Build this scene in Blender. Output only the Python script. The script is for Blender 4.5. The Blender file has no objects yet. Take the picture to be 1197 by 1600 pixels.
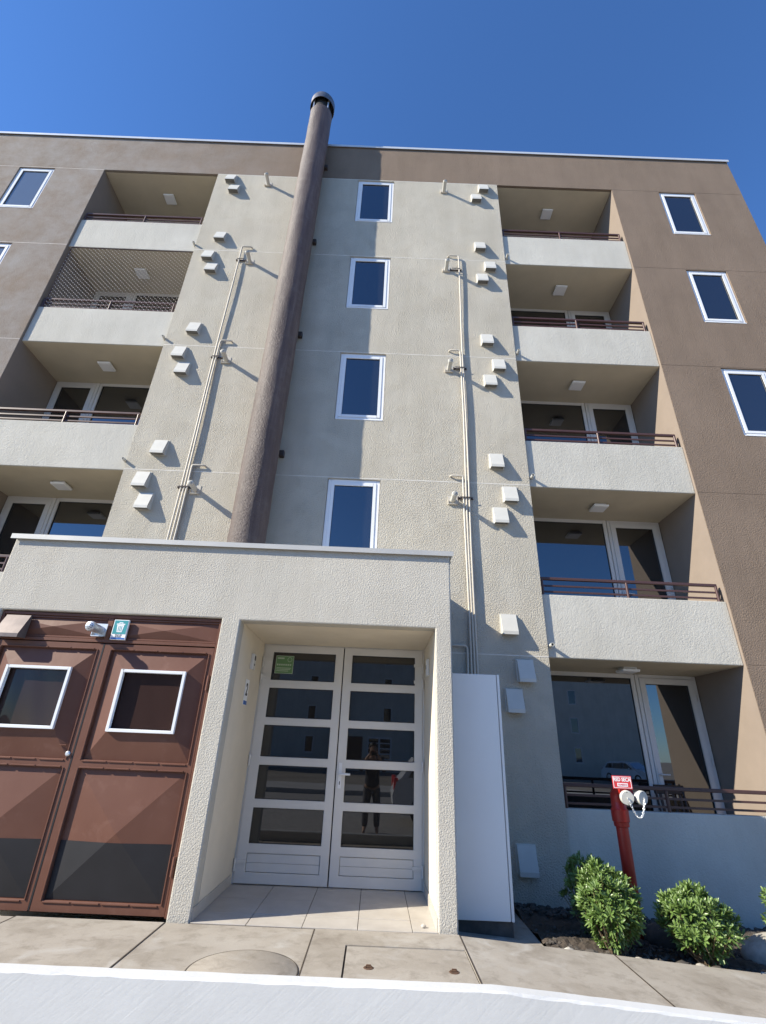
import bpy, bmesh, math, random
from mathutils import Vector, Matrix
random.seed(7)
S = bpy.context.scene
C = S.collection
R = math.radians

# ------------------------------------------------------------------ camera
EYE = 1.24
cd = bpy.data.cameras.new('camera'); cam = bpy.data.objects.new('camera', cd); C.objects.link(cam)
cx = Vector((0.99914938, -0.01606322, 0.03798011))
cy = Vector((-0.0411723, -0.4402824, 0.89691485))
cf = Vector((-0.00231463, 0.89771565, 0.44056925))
cam.matrix_world = Matrix(((cx.x, cy.x, -cf.x, 0), (cx.y, cy.y, -cf.y, 0), (cx.z, cy.z, -cf.z, EYE), (0, 0, 0, 1)))
cd.sensor_fit = 'HORIZONTAL'; cd.sensor_width = 36; cd.lens = 36 * 754 / 1197
cd.clip_start = 0.05; cd.clip_end = 3000
S.camera = cam

# ------------------------------------------------------------------ sky and sun
LIGHT = Vector((1, 0.372, -0.676)).normalized()          # direction the sunlight travels
ELEV = math.asin(-LIGHT.z)
AZ = math.atan2(-LIGHT.x, -LIGHT.y)
w = bpy.data.worlds.new('World'); S.world = w; w.use_nodes = True
nt = w.node_tree; bgn = nt.nodes['Background']
sky = nt.nodes.new('ShaderNodeTexSky'); sky.sky_type = 'NISHITA'; sky.sun_disc = False
sky.sun_elevation = ELEV; sky.sun_rotation = AZ
sky.air_density = 1.0; sky.dust_density = 0.1; sky.ozone_density = 8.0; sky.altitude = 500
tint = nt.nodes.new('ShaderNodeMix'); tint.data_type = 'RGBA'; tint.blend_type = 'MULTIPLY'; tint.inputs[0].default_value = 1.0
nt.links.new(sky.outputs[0], tint.inputs[6]); tint.inputs[7].default_value = (0.88, 1.08, 1.24, 1)      # clear deep blue air
nt.links.new(tint.outputs[2], bgn.inputs[0]); bgn.inputs[1].default_value = 0.105
sd = bpy.data.lights.new('sun', 'SUN'); sun = bpy.data.objects.new('sun', sd); C.objects.link(sun)
sd.energy = 5.0; sd.angle = R(0.5); sd.color = (1.0, 0.925, 0.78)
sun.rotation_euler = LIGHT.to_track_quat('-Z', 'Y').to_euler(); sun.location = (-20, -8, 20)

vs = S.view_settings
vs.view_transform = 'Standard'; vs.look = 'None'; vs.exposure = 0.94; vs.gamma = 1.0; vs.use_curve_mapping = False
S.render.engine = 'CYCLES'

# ------------------------------------------------------------------ materials
def nodes(name):
    m = bpy.data.materials.new(name); m.use_nodes = True
    n = m.node_tree.nodes; return m, n, m.node_tree.links, n['Principled BSDF']
def ramp(n, l, src, stops):
    r = n.new('ShaderNodeValToRGB'); l.new(src, r.inputs[0])
    e = r.color_ramp.elements
    e[0].position, e[0].color = stops[0][0], (*stops[0][1], 1); e[1].position, e[1].color = stops[-1][0], (*stops[-1][1], 1)
    for p, c in stops[1:-1]:
        q = e.new(p); q.color = (*c, 1)
    return r.outputs[0]
def noise(n, l, scale, detail=4, rough=0.55, vec=None, dist=0.0):
    t = n.new('ShaderNodeTexNoise'); t.inputs['Scale'].default_value = scale; t.inputs['Detail'].default_value = detail
    t.inputs['Roughness'].default_value = rough; t.inputs['Distortion'].default_value = dist
    if vec is not None: l.new(vec, t.inputs['Vector'])
    return t.outputs['Fac']
def coord(n, l, scale=(1, 1, 1), rot=(0, 0, 0), which='Object'):
    t = n.new('ShaderNodeTexCoord'); mp = n.new('ShaderNodeMapping'); l.new(t.outputs[which], mp.inputs[0])
    mp.inputs['Scale'].default_value = scale; mp.inputs['Rotation'].default_value = rot
    return mp.outputs[0]
def bump(n, l, b, src, strength, dist, prev=None):
    k = n.new('ShaderNodeBump'); k.inputs['Strength'].default_value = strength; k.inputs['Distance'].default_value = dist
    l.new(src, k.inputs['Height'])
    if prev is not None: l.new(prev, k.inputs['Normal'])
    l.new(k.outputs[0], b.inputs['Normal']); return k.outputs[0]
def mul(c, f): return tuple(min(1, max(0, v * f)) for v in c)
def mixc(n, l, a, b, fac, blend='MIX'):
    m = n.new('ShaderNodeMix'); m.data_type = 'RGBA'; m.blend_type = blend
    for s, i in ((fac, 0), (a, 6), (b, 7)):
        if hasattr(s, 'is_linked'): l.new(s, m.inputs[i])
        elif i == 0: m.inputs[0].default_value = s
        else: m.inputs[i].default_value = (*s, 1)
    return m.outputs[2]

def stucco(name, col, rough_bump=0.5, stain=None, stain_amt=0.0, fine=60, fade=None, smooth=0.45, swirl=0.28):
    m, n, l, b = nodes(name); v = coord(n, l)
    big = noise(n, l, 0.9, 5, 0.6, v)
    c = ramp(n, l, big, [(0.3, mul(col, 0.90)), (0.7, mul(col, 1.07))])
    sp = noise(n, l, 160, 2, 0.6, v)
    c = mixc(n, l, c, ramp(n, l, sp, [(0.25, (0.80, 0.80, 0.80)), (0.6, (1, 1, 1))]), 0.55, 'MULTIPLY')
    vs_ = coord(n, l, (2.2, 2.2, 0.35))
    st = noise(n, l, 1.6, 6, 0.65, vs_)
    c = mixc(n, l, c, ramp(n, l, st, [(0.36, (0.80, 0.79, 0.775)), (0.58, (1, 1, 1))]), 0.4, 'MULTIPLY')
    if stain:
        s2 = noise(n, l, 1.7, 9, 0.72, v, 0.15)
        sf = ramp(n, l, s2, [(0.30, (0, 0, 0)), (0.66, (stain_amt,) * 3)])
        if fade:                                                      # weathering dies out along the facade
            sx_ = n.new('ShaderNodeSeparateXYZ'); l.new(v, sx_.inputs[0]); mr = n.new('ShaderNodeMapRange'); l.new(sx_.outputs[0], mr.inputs[0])
            mr.inputs[1].default_value, mr.inputs[2].default_value, mr.inputs[3].default_value, mr.inputs[4].default_value = fade[0], fade[1], 0, 1
            mm = n.new('ShaderNodeMath'); mm.operation = 'MULTIPLY'; l.new(sf, mm.inputs[0]); l.new(mr.outputs[0], mm.inputs[1]); sf = mm.outputs[0]
        c = mixc(n, l, c, stain, sf)
    l.new(c, b.inputs['Base Color']); b.inputs['Roughness'].default_value = 0.92
    b.inputs['Specular IOR Level'].default_value = 0.2
    h1 = noise(n, l, fine, 3, 0.6, v, 0.25)
    h1r = ramp(n, l, h1, [(0.36, (0, 0, 0)), (0.62, (1, 1, 1))])
    pm = noise(n, l, 2.6, 4, 0.6, v, 0.5)                             # patches where the render was floated smoother
    pr = ramp(n, l, pm, [(0.36, (smooth,) * 3), (0.60, (1, 1, 1))])
    mm = n.new('ShaderNodeMath'); mm.operation = 'MULTIPLY'; l.new(h1r, mm.inputs[0]); l.new(pr, mm.inputs[1])
    k = bump(n, l, b, mm.outputs[0], rough_bump, 0.0075)
    h2 = noise(n, l, 17, 5, 0.65, v, 0.8)
    bump(n, l, b, h2, swirl, 0.014, k)
    return m
def plain(name, col, rough=0.5, metal=0.0, var=0.06, scale=3.0, bmp=0.0, bscale=60, spec=0.4):
    m, n, l, b = nodes(name); v = coord(n, l)
    f = noise(n, l, scale, 5, 0.6, v)
    l.new(ramp(n, l, f, [(0.3, mul(col, 1 - var)), (0.7, mul(col, 1 + var))]), b.inputs['Base Color'])
    rr = n.new('ShaderNodeMapRange'); l.new(f, rr.inputs[0]); rr.inputs[3].default_value = max(0.02, rough - 0.07); rr.inputs[4].default_value = min(1, rough + 0.07)
    l.new(rr.outputs[0], b.inputs['Roughness'])
    b.inputs['Metallic'].default_value = metal; b.inputs['Specular IOR Level'].default_value = spec
    if bmp: bump(n, l, b, noise(n, l, bscale, 3, 0.6, v), bmp, 0.004)
    return m

BEIGE = (0.512, 0.476, 0.395); BROWN = (0.220, 0.166, 0.124)
M = {}
M['beige'] = stucco('beige_stucco', BEIGE, 0.9, (0.43, 0.385, 0.32), 0.30)
M['porch'] = stucco('porch_stucco', (0.53, 0.503, 0.44), 0.5, (0.45, 0.41, 0.345), 0.4, 78, None, 0.7, 0.12)
M['parapet'] = stucco('parapet_stucco', (0.54, 0.52, 0.46), 0.3, (0.45, 0.425, 0.36), 0.4)
M['brown'] = stucco('brown_stucco', BROWN, 0.6, (0.285, 0.262, 0.24), 1.0, 60, (-1.5, -6.5))
M['soffit'] = plain('soffit_paint', (0.50, 0.445, 0.34), 0.9, var=0.05, bmp=0.2, bscale=90, spec=0.15)
M['reveal'] = plain('jamb_paint', (0.66, 0.59, 0.475), 0.85, var=0.05, bmp=0.25, bscale=80, spec=0.15)
M['side'] = plain('brown_side_paint', (0.235, 0.192, 0.158), 0.85, var=0.05, bmp=0.2, spec=0.15)
M['pvc'] = plain('white_pvc', (0.74, 0.75, 0.76), 0.35, var=0.03)
M['pvc_warm'] = plain('pale_aluminium', (0.62, 0.61, 0.585), 0.38, var=0.04)
M['hood'] = plain('painted_hood', (0.52, 0.51, 0.465), 0.5, var=0.05, scale=8)
M['pipe'] = plain('pipe_paint', (0.50, 0.46, 0.39), 0.5, var=0.06)
M['galv'] = plain('galvanised_steel', (0.62, 0.64, 0.66), 0.42, 0.75, 0.12, 14)
M['dark'] = plain('dark_void', (0.012, 0.012, 0.013), 0.8, var=0.1)
M['bracket'] = plain('dark_bracket_metal', (0.07, 0.055, 0.05), 0.5, 0.4)
M['rail'] = plain('rail_paint', (0.075, 0.038, 0.033), 0.38, var=0.1)
M['coping'] = plain('coping_sheet', (0.60, 0.62, 0.64), 0.4, 0.3, 0.06, 2)
M['porch_coping'] = plain('porch_coping_sheet', (0.47, 0.46, 0.43), 0.45, 0.2, 0.06, 2)
M['rubber'] = plain('black_rubber', (0.013, 0.0125, 0.015), 0.62, var=0.2, scale=5)
M['cabinet'] = plain('cabinet_paint', (0.74, 0.73, 0.70), 0.42, var=0.03, scale=1.5)
M['red'] = plain('red_paint', (0.34, 0.020, 0.011), 0.33, var=0.12, scale=6)
M['signred'] = plain('sign_red', (0.62, 0.045, 0.05), 0.4, var=0.04)
M['white'] = plain('white_print', (0.82, 0.82, 0.82), 0.5, var=0.02)
M['black'] = plain('black_print', (0.02, 0.02, 0.022), 0.5, var=0.05)
M['teal'] = plain('teal_print', (0.06, 0.30, 0.32), 0.35, var=0.04)
M['blue'] = plain('blue_print', (0.04, 0.14, 0.42), 0.35, var=0.04)
M['green'] = plain('green_print', (0.12, 0.24, 0.10), 0.45, var=0.06)
M['palegreen'] = plain('pale_green_print', (0.42, 0.50, 0.38), 0.45, var=0.06)
M['net'] = plain('net_cord', (0.42, 0.38, 0.34), 0.6, var=0.05)
M['chair'] = plain('chair_plastic', (0.045, 0.028, 0.022), 0.5)
M['rust'] = plain('rust', (0.09, 0.05, 0.03), 0.9, var=0.4, scale=40, bmp=0.6)
M['joint'] = plain('joint_dirt', (0.055, 0.042, 0.03), 0.95, var=0.4, scale=20)
M['asphalt'] = plain('road_concrete', (0.27, 0.255, 0.235), 0.9, var=0.25, scale=8, bmp=0.6, bscale=90)
M['earth'] = plain('ground_earth', (0.20, 0.18, 0.15), 0.95, var=0.25, scale=0.3)
M['kerb'] = plain('kerb_concrete', (0.36, 0.35, 0.33), 0.9, var=0.15, scale=3, bmp=0.3)
M['stem'] = plain('shrub_bark', (0.16, 0.115, 0.07), 0.9, var=0.3, scale=30)
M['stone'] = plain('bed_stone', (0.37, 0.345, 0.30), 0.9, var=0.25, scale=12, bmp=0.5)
M['stone_dark'] = plain('dark_stone', (0.075, 0.065, 0.055), 0.9, var=0.3, scale=12, bmp=0.5)  # darker stone tone for gravel, pebbles and plinth
M['opposite'] = stucco('opposite_stucco', (0.70, 0.67, 0.60), 0.2)
M['opposite_brown'] = stucco('opposite_brown_stucco', (0.19, 0.15, 0.12), 0.2)
M['carpaint'] = plain('white_car_paint', (0.75, 0.76, 0.78), 0.18, var=0.01)
M['skin'] = plain('skin', (0.42, 0.25, 0.17), 0.55, var=0.05)
M['jacket'] = plain('dark_jacket', (0.03, 0.032, 0.045), 0.85, var=0.2, scale=10)
M['trousers'] = plain('grey_trousers', (0.10, 0.10, 0.115), 0.9, var=0.2, scale=10)
M['hair'] = plain('dark_hair', (0.015, 0.012, 0.01), 0.6, var=0.2)

def m_gate():
    m, n, l, b = nodes('gate_brown_paint'); v = coord(n, l)
    f = noise(n, l, 1.4, 5, 0.6, v)
    c = ramp(n, l, f, [(0.3, (0.122, 0.053, 0.035)), (0.72, (0.155, 0.073, 0.050))])
    d = noise(n, l, 5.5, 6, 0.65, v, 0.5)
    c = mixc(n, l, c, (0.22, 0.12, 0.092), ramp(n, l, d, [(0.56, (0, 0, 0)), (0.85, (0.55,) * 3)]))
    l.new(c, b.inputs['Base Color']); b.inputs['Roughness'].default_value = 0.46; b.inputs['Specular IOR Level'].default_value = 0.24
    bump(n, l, b, noise(n, l, 3.5, 3, 0.5, v), 0.18, 0.02)
    return m
M['gate'] = m_gate()
def m_glass(name, tint, ior, wob=0.0):
    m, n, l, b = nodes(name); v = coord(n, l)
    out = n['Material Output']; n.remove(b)
    df = n.new('ShaderNodeBsdfDiffuse'); df.inputs[0].default_value = (*tint, 1)
    gl = n.new('ShaderNodeBsdfGlossy'); gl.inputs['Roughness'].default_value = 0.012; gl.inputs[0].default_value = (0.92, 0.95, 1, 1)
    fr = n.new('ShaderNodeFresnel'); fr.inputs[0].default_value = ior
    mx = n.new('ShaderNodeMixShader'); l.new(fr.outputs[0], mx.inputs[0]); l.new(df.outputs[0], mx.inputs[1]); l.new(gl.outputs[0], mx.inputs[2])
    if wob:
        k = n.new('ShaderNodeBump'); k.inputs['Strength'].default_value = wob; k.inputs['Distance'].default_value = 0.004
        l.new(noise(n, l, 2.2, 2, 0.4, v), k.inputs['Height']); l.new(k.outputs[0], gl.inputs['Normal'])
    l.new(mx.outputs[0], out.inputs[0]); return m
M['glass'] = m_glass('window_glass', (0.012, 0.012, 0.012), 2.3, 0.12)
M['pale_glass'] = m_glass('pale_window_glass', (0.10, 0.115, 0.13), 2.1, 0.12)  # paler blue-grey pane tint for the left-hand windows
M['door_glass'] = m_glass('door_glass', (0.010, 0.0095, 0.009), 1.75, 0.05)
M['frosted'] = m_glass('gate_pane_glass', (0.034, 0.019, 0.016), 1.28, 0.2)
def m_chimney():
    m, n, l, b = nodes('chimney_wrap'); v = coord(n, l); vv = coord(n, l, (9, 9, 0.55))
    f = noise(n, l, 1.6, 6, 0.7, vv)
    c = ramp(n, l, f, [(0.25, (0.072, 0.044, 0.036)), (0.55, (0.135, 0.092, 0.076)), (0.8, (0.215, 0.165, 0.14))])
    g = noise(n, l, 5, 6, 0.7, v)
    c = mixc(n, l, c, (0.25, 0.205, 0.175), ramp(n, l, g, [(0.50, (0, 0, 0)), (0.8, (0.45,) * 3)]))
    l.new(c, b.inputs['Base Color']); b.inputs['Roughness'].default_value = 0.56
    k = bump(n, l, b, noise(n, l, 18, 6, 0.7, v, 0.6), 0.55, 0.024)
    bump(n, l, b, noise(n, l, 42, 4, 0.7, v), 0.8, 0.014, k)
    b.inputs['Diffuse Roughness'].default_value = 0.8
    return m
M['chimney'] = m_chimney()
def m_concrete():
    m, n, l, b = nodes('pavement_concrete'); v = coord(n, l)
    f = noise(n, l, 1.3, 7, 0.65, v)
    c = ramp(n, l, f, [(0.28, (0.235, 0.205, 0.165)), (0.5, (0.335, 0.302, 0.255)), (0.75, (0.40, 0.368, 0.32))])
    g = noise(n, l, 6, 6, 0.7, v, 0.3)
    c = mixc(n, l, c, (0.155, 0.13, 0.10), ramp(n, l, g, [(0.50, (0, 0, 0)), (0.76, (0.7,) * 3)]))
    p = noise(n, l, 3.3, 3, 0.5, coord(n, l, (1, 1, 1), (0, 0, 1)), 1.0)
    c = mixc(n, l, c, (0.43, 0.41, 0.375), ramp(n, l, p, [(0.56, (0, 0, 0)), (0.74, (0.6,) * 3)]))
    s = noise(n, l, 220, 2, 0.6, v)
    c = mixc(n, l, c, ramp(n, l, s, [(0.3, (0.75, 0.75, 0.75)), (0.55, (1, 1, 1))]), 0.5, 'MULTIPLY')
    l.new(c, b.inputs['Base Color']); b.inputs['Roughness'].default_value = 0.88; b.inputs['Specular IOR Level'].default_value = 0.25
    k = bump(n, l, b, noise(n, l, 150, 3, 0.6, v), 0.3, 0.003); bump(n, l, b, noise(n, l, 5, 4, 0.6, v), 0.25, 0.012, k)
    return m
M['concrete'] = m_concrete()
def m_tile():
    m, n, l, b = nodes('ceramic_tile'); v = coord(n, l)
    f = noise(n, l, 4, 6, 0.65, v)
    l.new(ramp(n, l, f, [(0.3, (0.40, 0.365, 0.32)), (0.7, (0.50, 0.465, 0.415))]), b.inputs['Base Color'])
    b.inputs['Roughness'].default_value = 0.42
    bump(n, l, b, noise(n, l, 25, 3, 0.6, v), 0.08, 0.004); return m
M['tile'] = m_tile()
def m_whitewall():
    m, n, l, b = nodes('white_wall_paint'); v = coord(n, l)
    f = noise(n, l, 1.8, 6, 0.6, v)
    c = ramp(n, l, f, [(0.3, (0.50, 0.505, 0.50)), (0.7, (0.56, 0.565, 0.56))])
    g = noise(n, l, 14, 5, 0.7, v)
    c = mixc(n, l, c, (0.46, 0.47, 0.48), ramp(n, l, g, [(0.66, (0, 0, 0)), (0.85, (0.5,) * 3)]))
    l.new(c, b.inputs['Base Color']); b.inputs['Roughness'].default_value = 0.6
    t = n.new('ShaderNodeTexCoord'); mp = n.new('ShaderNodeMapping'); l.new(t.outputs['Object'], mp.inputs[0])
    mp.inputs['Rotation'].default_value = (0, R(38), 0)
    mp2 = n.new('ShaderNodeMapping'); l.new(mp.outputs[0], mp2.inputs[0]); mp2.inputs['Scale'].default_value = (1.0, 6, 13)
    h = noise(n, l, 2.6, 5, 0.6, mp2.outputs[0], 0.6)
    k = bump(n, l, b, ramp(n, l, h, [(0.35, (0, 0, 0)), (0.5, (0.8,) * 3), (0.7, (1, 1, 1))]), 0.05, 0.012)
    bump(n, l, b, noise(n, l, 40, 3, 0.6, v), 0.12, 0.006, k)
    return m
M['whitewall'] = m_whitewall()
def m_soil():
    m, n, l, b = nodes('bed_soil'); v = coord(n, l)
    f = noise(n, l, 9, 7, 0.7, v)
    l.new(ramp(n, l, f, [(0.3, (0.035, 0.028, 0.022)), (0.6, (0.085, 0.065, 0.048)), (0.8, (0.16, 0.13, 0.10))]), b.inputs['Base Color'])
    b.inputs['Roughness'].default_value = 0.95
    bump(n, l, b, noise(n, l, 55, 5, 0.7, v), 0.9, 0.02); return m
M['soil'] = m_soil()
def m_leaf():
    m, n, l, b = nodes('shrub_leaf'); v = coord(n, l)
    f = noise(n, l, 22, 3, 0.6, v)
    c = ramp(n, l, f, [(0.28, (0.06, 0.115, 0.022)), (0.52, (0.135, 0.21, 0.055)), (0.78, (0.225, 0.30, 0.12))])
    l.new(c, b.inputs['Base Color']); b.inputs['Roughness'].default_value = 0.36; b.inputs['Specular IOR Level'].default_value = 0.5
    out = n['Material Output']; tr = n.new('ShaderNodeBsdfTranslucent'); tr.inputs[0].default_value = (0.12, 0.22, 0.03, 1)
    mx = n.new('ShaderNodeMixShader'); mx.inputs[0].default_value = 0.18
    l.new(b.outputs[0], mx.inputs[1]); l.new(tr.outputs[0], mx.inputs[2]); l.new(mx.outputs[0], out.inputs[0])
    return m
M['leaf'] = m_leaf()

# ------------------------------------------------------------------ mesh helpers
class MB:
    def __init__(s): s.bm = bmesh.new()
    def quad(s, *p):
        return s.bm.faces.new([s.bm.verts.new(q) for q in p])
    def box(s, x0, x1, y0, y1, z0, z1):
        v = [s.bm.verts.new((x, y, z)) for x in (x0, x1) for y in (y0, y1) for z in (z0, z1)]
        for f in ((0, 1, 3, 2), (4, 6, 7, 5), (0, 4, 5, 1), (2, 3, 7, 6), (0, 2, 6, 4), (1, 5, 7, 3)):
            s.bm.faces.new([v[i] for i in f])
        return s
    def hexa(s, p):                                       # eight corners ordered as in box()
        v = [s.bm.verts.new(q) for q in p]
        for f in ((0, 1, 3, 2), (4, 6, 7, 5), (0, 4, 5, 1), (2, 3, 7, 6), (0, 2, 6, 4), (1, 5, 7, 3)):
            s.bm.faces.new([v[i] for i in f])
        return s
    def tube(s, pts, r, seg=10, cap=True):
        pts = [Vector(p) for p in pts]; rs = r if isinstance(r, (list, tuple)) else [r] * len(pts)
        rings = []; ref = None
        for i, p in enumerate(pts):
            a = pts[max(0, i - 1)]; b = pts[min(len(pts) - 1, i + 1)]
            d = (b - a).normalized()
            if ref is None:
                ref = Vector((0, 0, 1)) if abs(d.z) < 0.9 else Vector((1, 0, 0))
            u = (ref - d * ref.dot(d)).normalized(); ref = u; q = d.cross(u)
            rings.append([s.bm.verts.new(p + (u * math.cos(2 * math.pi * k / seg) + q * math.sin(2 * math.pi * k / seg)) * rs[i]) for k in range(seg)])
        for a, b in zip(rings, rings[1:]):
            for k in range(seg):
                f = s.bm.faces.new((a[k], a[(k + 1) % seg], b[(k + 1) % seg], b[k])); f.smooth = True
        if cap:
            s.bm.faces.new(rings[0][::-1]); s.bm.faces.new(rings[-1])
        return s
    def lathe(s, prof, seg=24, c=(0, 0, 0), axis='z', cap0=True, cap1=True):
        rings = []
        for r, h in prof:
            ring = []
            for k in range(seg):
                a = 2 * math.pi * k / seg; u, v = r * math.cos(a), r * math.sin(a)
                p = (u, v, h) if axis == 'z' else ((u, h, v) if axis == 'y' else (h, u, v))
                ring.append(s.bm.verts.new((c[0] + p[0], c[1] + p[1], c[2] + p[2])))
            rings.append(ring)
        for a, b in zip(rings, rings[1:]):
            for k in range(seg):
                f = s.bm.faces.new((a[k], a[(k + 1) % seg], b[(k + 1) % seg], b[k])); f.smooth = True
        if cap0: s.bm.faces.new(rings[0][::-1])
        if cap1: s.bm.faces.new(rings[-1])
        return s
    def frame(s, x0, x1, z0, z1, wd, y0, y1, wb=None):
        wb = wd if wb is None else wb
        s.box(x0, x0 + wd, y0, y1, z0, z1); s.box(x1 - wd, x1, y0, y1, z0, z1)
        s.box(x0 + wd, x1 - wd, y0, y1, z1 - wd, z1); s.box(x0 + wd, x1 - wd, y0, y1, z0, z0 + wb)
        return s
    def ico(s, c, r, sub=1, sc=(1, 1, 1), jit=0.0):
        g = bmesh.ops.create_icosphere(s.bm, subdivisions=sub, radius=1)
        for v in g['verts']:
            k = 1 + random.uniform(-jit, jit)
            v.co = Vector((c[0] + v.co.x * r * sc[0] * k, c[1] + v.co.y * r * sc[1] * k, c[2] + v.co.z * r * sc[2] * k))
        return s
    def bevel(s, w_, seg=1, ang=30):
        s.bm.normal_update()
        bmesh.ops.remove_doubles(s.bm, verts=s.bm.verts, dist=1e-5)
        e = [k for k in s.bm.edges if len(k.link_faces) == 2 and k.calc_face_angle(0) > R(ang)]
        bmesh.ops.bevel(s.bm, geom=e, offset=w_, segments=seg, profile=0.5, affect='EDGES')
        return s

def link(o, parent=None):
    C.objects.link(o)
    if parent is not None: o.parent = parent
    return o
def root_of(p):
    while p is not None and p.parent is not None: p = p.parent
    return p
def build(name, mb, mat, parent=None, recalc=True, smooth=False):
    """link the collected shapes (in world coordinates) as one mesh object below parent"""
    bm = mb.bm
    if recalc: bmesh.ops.recalc_face_normals(bm, faces=bm.faces)
    r = root_of(parent)
    if r is not None: bmesh.ops.translate(bm, verts=bm.verts, vec=-r.location)
    me = bpy.data.meshes.new(name); bm.to_mesh(me); bm.free()
    if smooth:
        for p in me.polygons: p.use_smooth = True
    if any(p.use_smooth for p in me.polygons): me.set_sharp_from_angle(angle=R(38))
    me.materials.append(M[mat]); o = bpy.data.objects.new(name, me)
    return link(o, parent)
def tag(o, label, cat, group=None):
    o['label'] = label; o['category'] = cat
    if group: o['group'] = group
    return o
def empty(name, loc, label=None, cat=None, group=None, kind=None):
    o = bpy.data.objects.new(name, None); o.location = loc; o.empty_display_size = 0.1; C.objects.link(o)
    if label: tag(o, label, cat, group)
    if kind: o['kind'] = kind
    return o
def struct(o): o['kind'] = 'structure'; return o
def dup(src, parent=None, loc=None):
    c = src.copy(); C.objects.link(c)
    if parent is not None: c.parent = parent
    if loc is not None: c.location = loc
    for ch in src.children: dup(ch, c)
    return c
def wall(x0, x1, z0, z1, yf, yb, holes=(), groove=0.0, step=0.0):
    """upright slab with rectangular openings; optional chamfered top and bottom edge (joint)"""
    xs = sorted({x0, x1, *[h[0] for h in holes], *[h[1] for h in holes]})
    zs = {z0, z1, *[h[2] for h in holes], *[h[3] for h in holes]}
    if groove: zs |= {z0 + groove, z1 - groove}
    zs = sorted(zs); mb = MB(); bm = mb.bm; cache = {}
    def V(i, j, back):
        k = (i, j, back)
        if k not in cache:
            y = yb if back else yf
            if not back and groove and (j == 0 or j == len(zs) - 1): y = yf + groove
            cache[k] = bm.verts.new((xs[i], y, zs[j]))
        return cache[k]
    def solid(i, j):
        if i < 0 or j < 0 or i >= len(xs) - 1 or j >= len(zs) - 1: return False
        a, b = (xs[i] + xs[i + 1]) / 2, (zs[j] + zs[j + 1]) / 2
        return not any(h[0] < a < h[1] and h[2] < b < h[3] for h in holes)
    for i in range(len(xs) - 1):
        for j in range(len(zs) - 1):
            if not solid(i, j): continue
            bm.faces.new((V(i, j, 0), V(i + 1, j, 0), V(i + 1, j + 1, 0), V(i, j + 1, 0)))
            bm.faces.new((V(i, j, 1), V(i, j + 1, 1), V(i + 1, j + 1, 1), V(i + 1, j, 1)))
            if not solid(i - 1, j): bm.faces.new((V(i, j, 0), V(i, j + 1, 0), V(i, j + 1, 1), V(i, j, 1)))
            if not solid(i + 1, j): bm.faces.new((V(i + 1, j, 0), V(i + 1, j, 1), V(i + 1, j + 1, 1), V(i + 1, j + 1, 0)))
            if not solid(i, j - 1): bm.faces.new((V(i, j, 0), V(i, j, 1), V(i + 1, j, 1), V(i + 1, j, 0)))
            if not solid(i, j + 1): bm.faces.new((V(i, j + 1, 0), V(i + 1, j + 1, 0), V(i + 1, j + 1, 1), V(i, j + 1, 1)))
    return mb
def text(body, size, loc, rot, mat, parent, name='lettering', sx=1.0, bold=0.0):
    cu = bpy.data.curves.new(name, 'FONT'); cu.body = body; cu.size = size; cu.align_x = 'CENTER'; cu.align_y = 'CENTER'
    cu.extrude = 0.0006; cu.offset = bold
    t = bpy.data.objects.new(name, cu); C.objects.link(t)
    t.matrix_world = Matrix.Translation(loc) @ rot.to_4x4() @ Matrix.Diagonal((sx, 1, 1, 1))
    bpy.context.view_layer.update()
    me = bpy.data.meshes.new_from_object(t.evaluated_get(bpy.context.evaluated_depsgraph_get()))
    me.transform(t.matrix_world); r = root_of(parent); me.transform(Matrix.Translation(-r.location))
    bpy.data.objects.remove(t); bpy.data.curves.remove(cu)
    me.materials.clear(); me.materials.append(M[mat]); o = bpy.data.objects.new(name, me)
    return link(o, parent)
FRONT = Matrix.Rotation(R(90), 3, 'X')                                   # reads when seen from -Y
def gz(x): return -0.063 * (min(max(x, 0.72), 3.4) - 0.72)

# ================================================================== ground, road, pavement
FY = 6.03                                                                 # main facade plane
b = MB(); b.quad((-600, -600, -0.42), (600, -600, -0.42), (600, 600, -0.42), (-600, 600, -0.42)); struct(build('ground', b, 'earth'))
b = MB(); b.quad((-60, -9, -0.35), (60, -9, -0.35), (60, 3.37, -0.35), (-60, 3.37, -0.35)); struct(build('road', b, 'asphalt'))
b = MB(); b.box(-60, 60, -12.5, -9.001, -0.41, -0.2); struct(build('far_pavement', b, 'kerb'))
def slab_mesh(x0, x1, y0, y1, top=0.0, th=0.12, holes=()):
    b = MB(); xs = sorted({x0, x1, *[x for x in (0.72, 1.2, 2.0, 2.8, 3.4) if x0 < x < x1], *[h[0] for h in holes], *[h[1] for h in holes]})
    ys = sorted({y0, y1, *[h[2] for h in holes], *[h[3] for h in holes]})
    for xa, xb in zip(xs, xs[1:]):
        for ya, yb in zip(ys, ys[1:]):
            mx, my = (xa + xb) / 2, (ya + yb) / 2
            if any(h[0] < mx < h[1] and h[2] < my < h[3] for h in holes): continue
            b.hexa([(x, y, gz(x) + z) for x in (xa, xb) for y in (ya, yb) for z in (top - th, top)])
    bmesh.ops.remove_doubles(b.bm, verts=b.bm.verts, dist=1e-5)
    return b
b = slab_mesh(-12, 12, 3.443, 4.66, -0.006, 0.3)
pav = struct(build('pavement', b, 'joint'))
cuts = [-9.4, -8.2, -7.1, -6.0, -4.9, -3.78, -2.66, -1.53, -0.395, 0.70, 1.85, 3.0, 4.15, 5.3, 6.5, 7.7]
MANH = (-0.145, 0.693, 3.62, 4.368)
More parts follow.
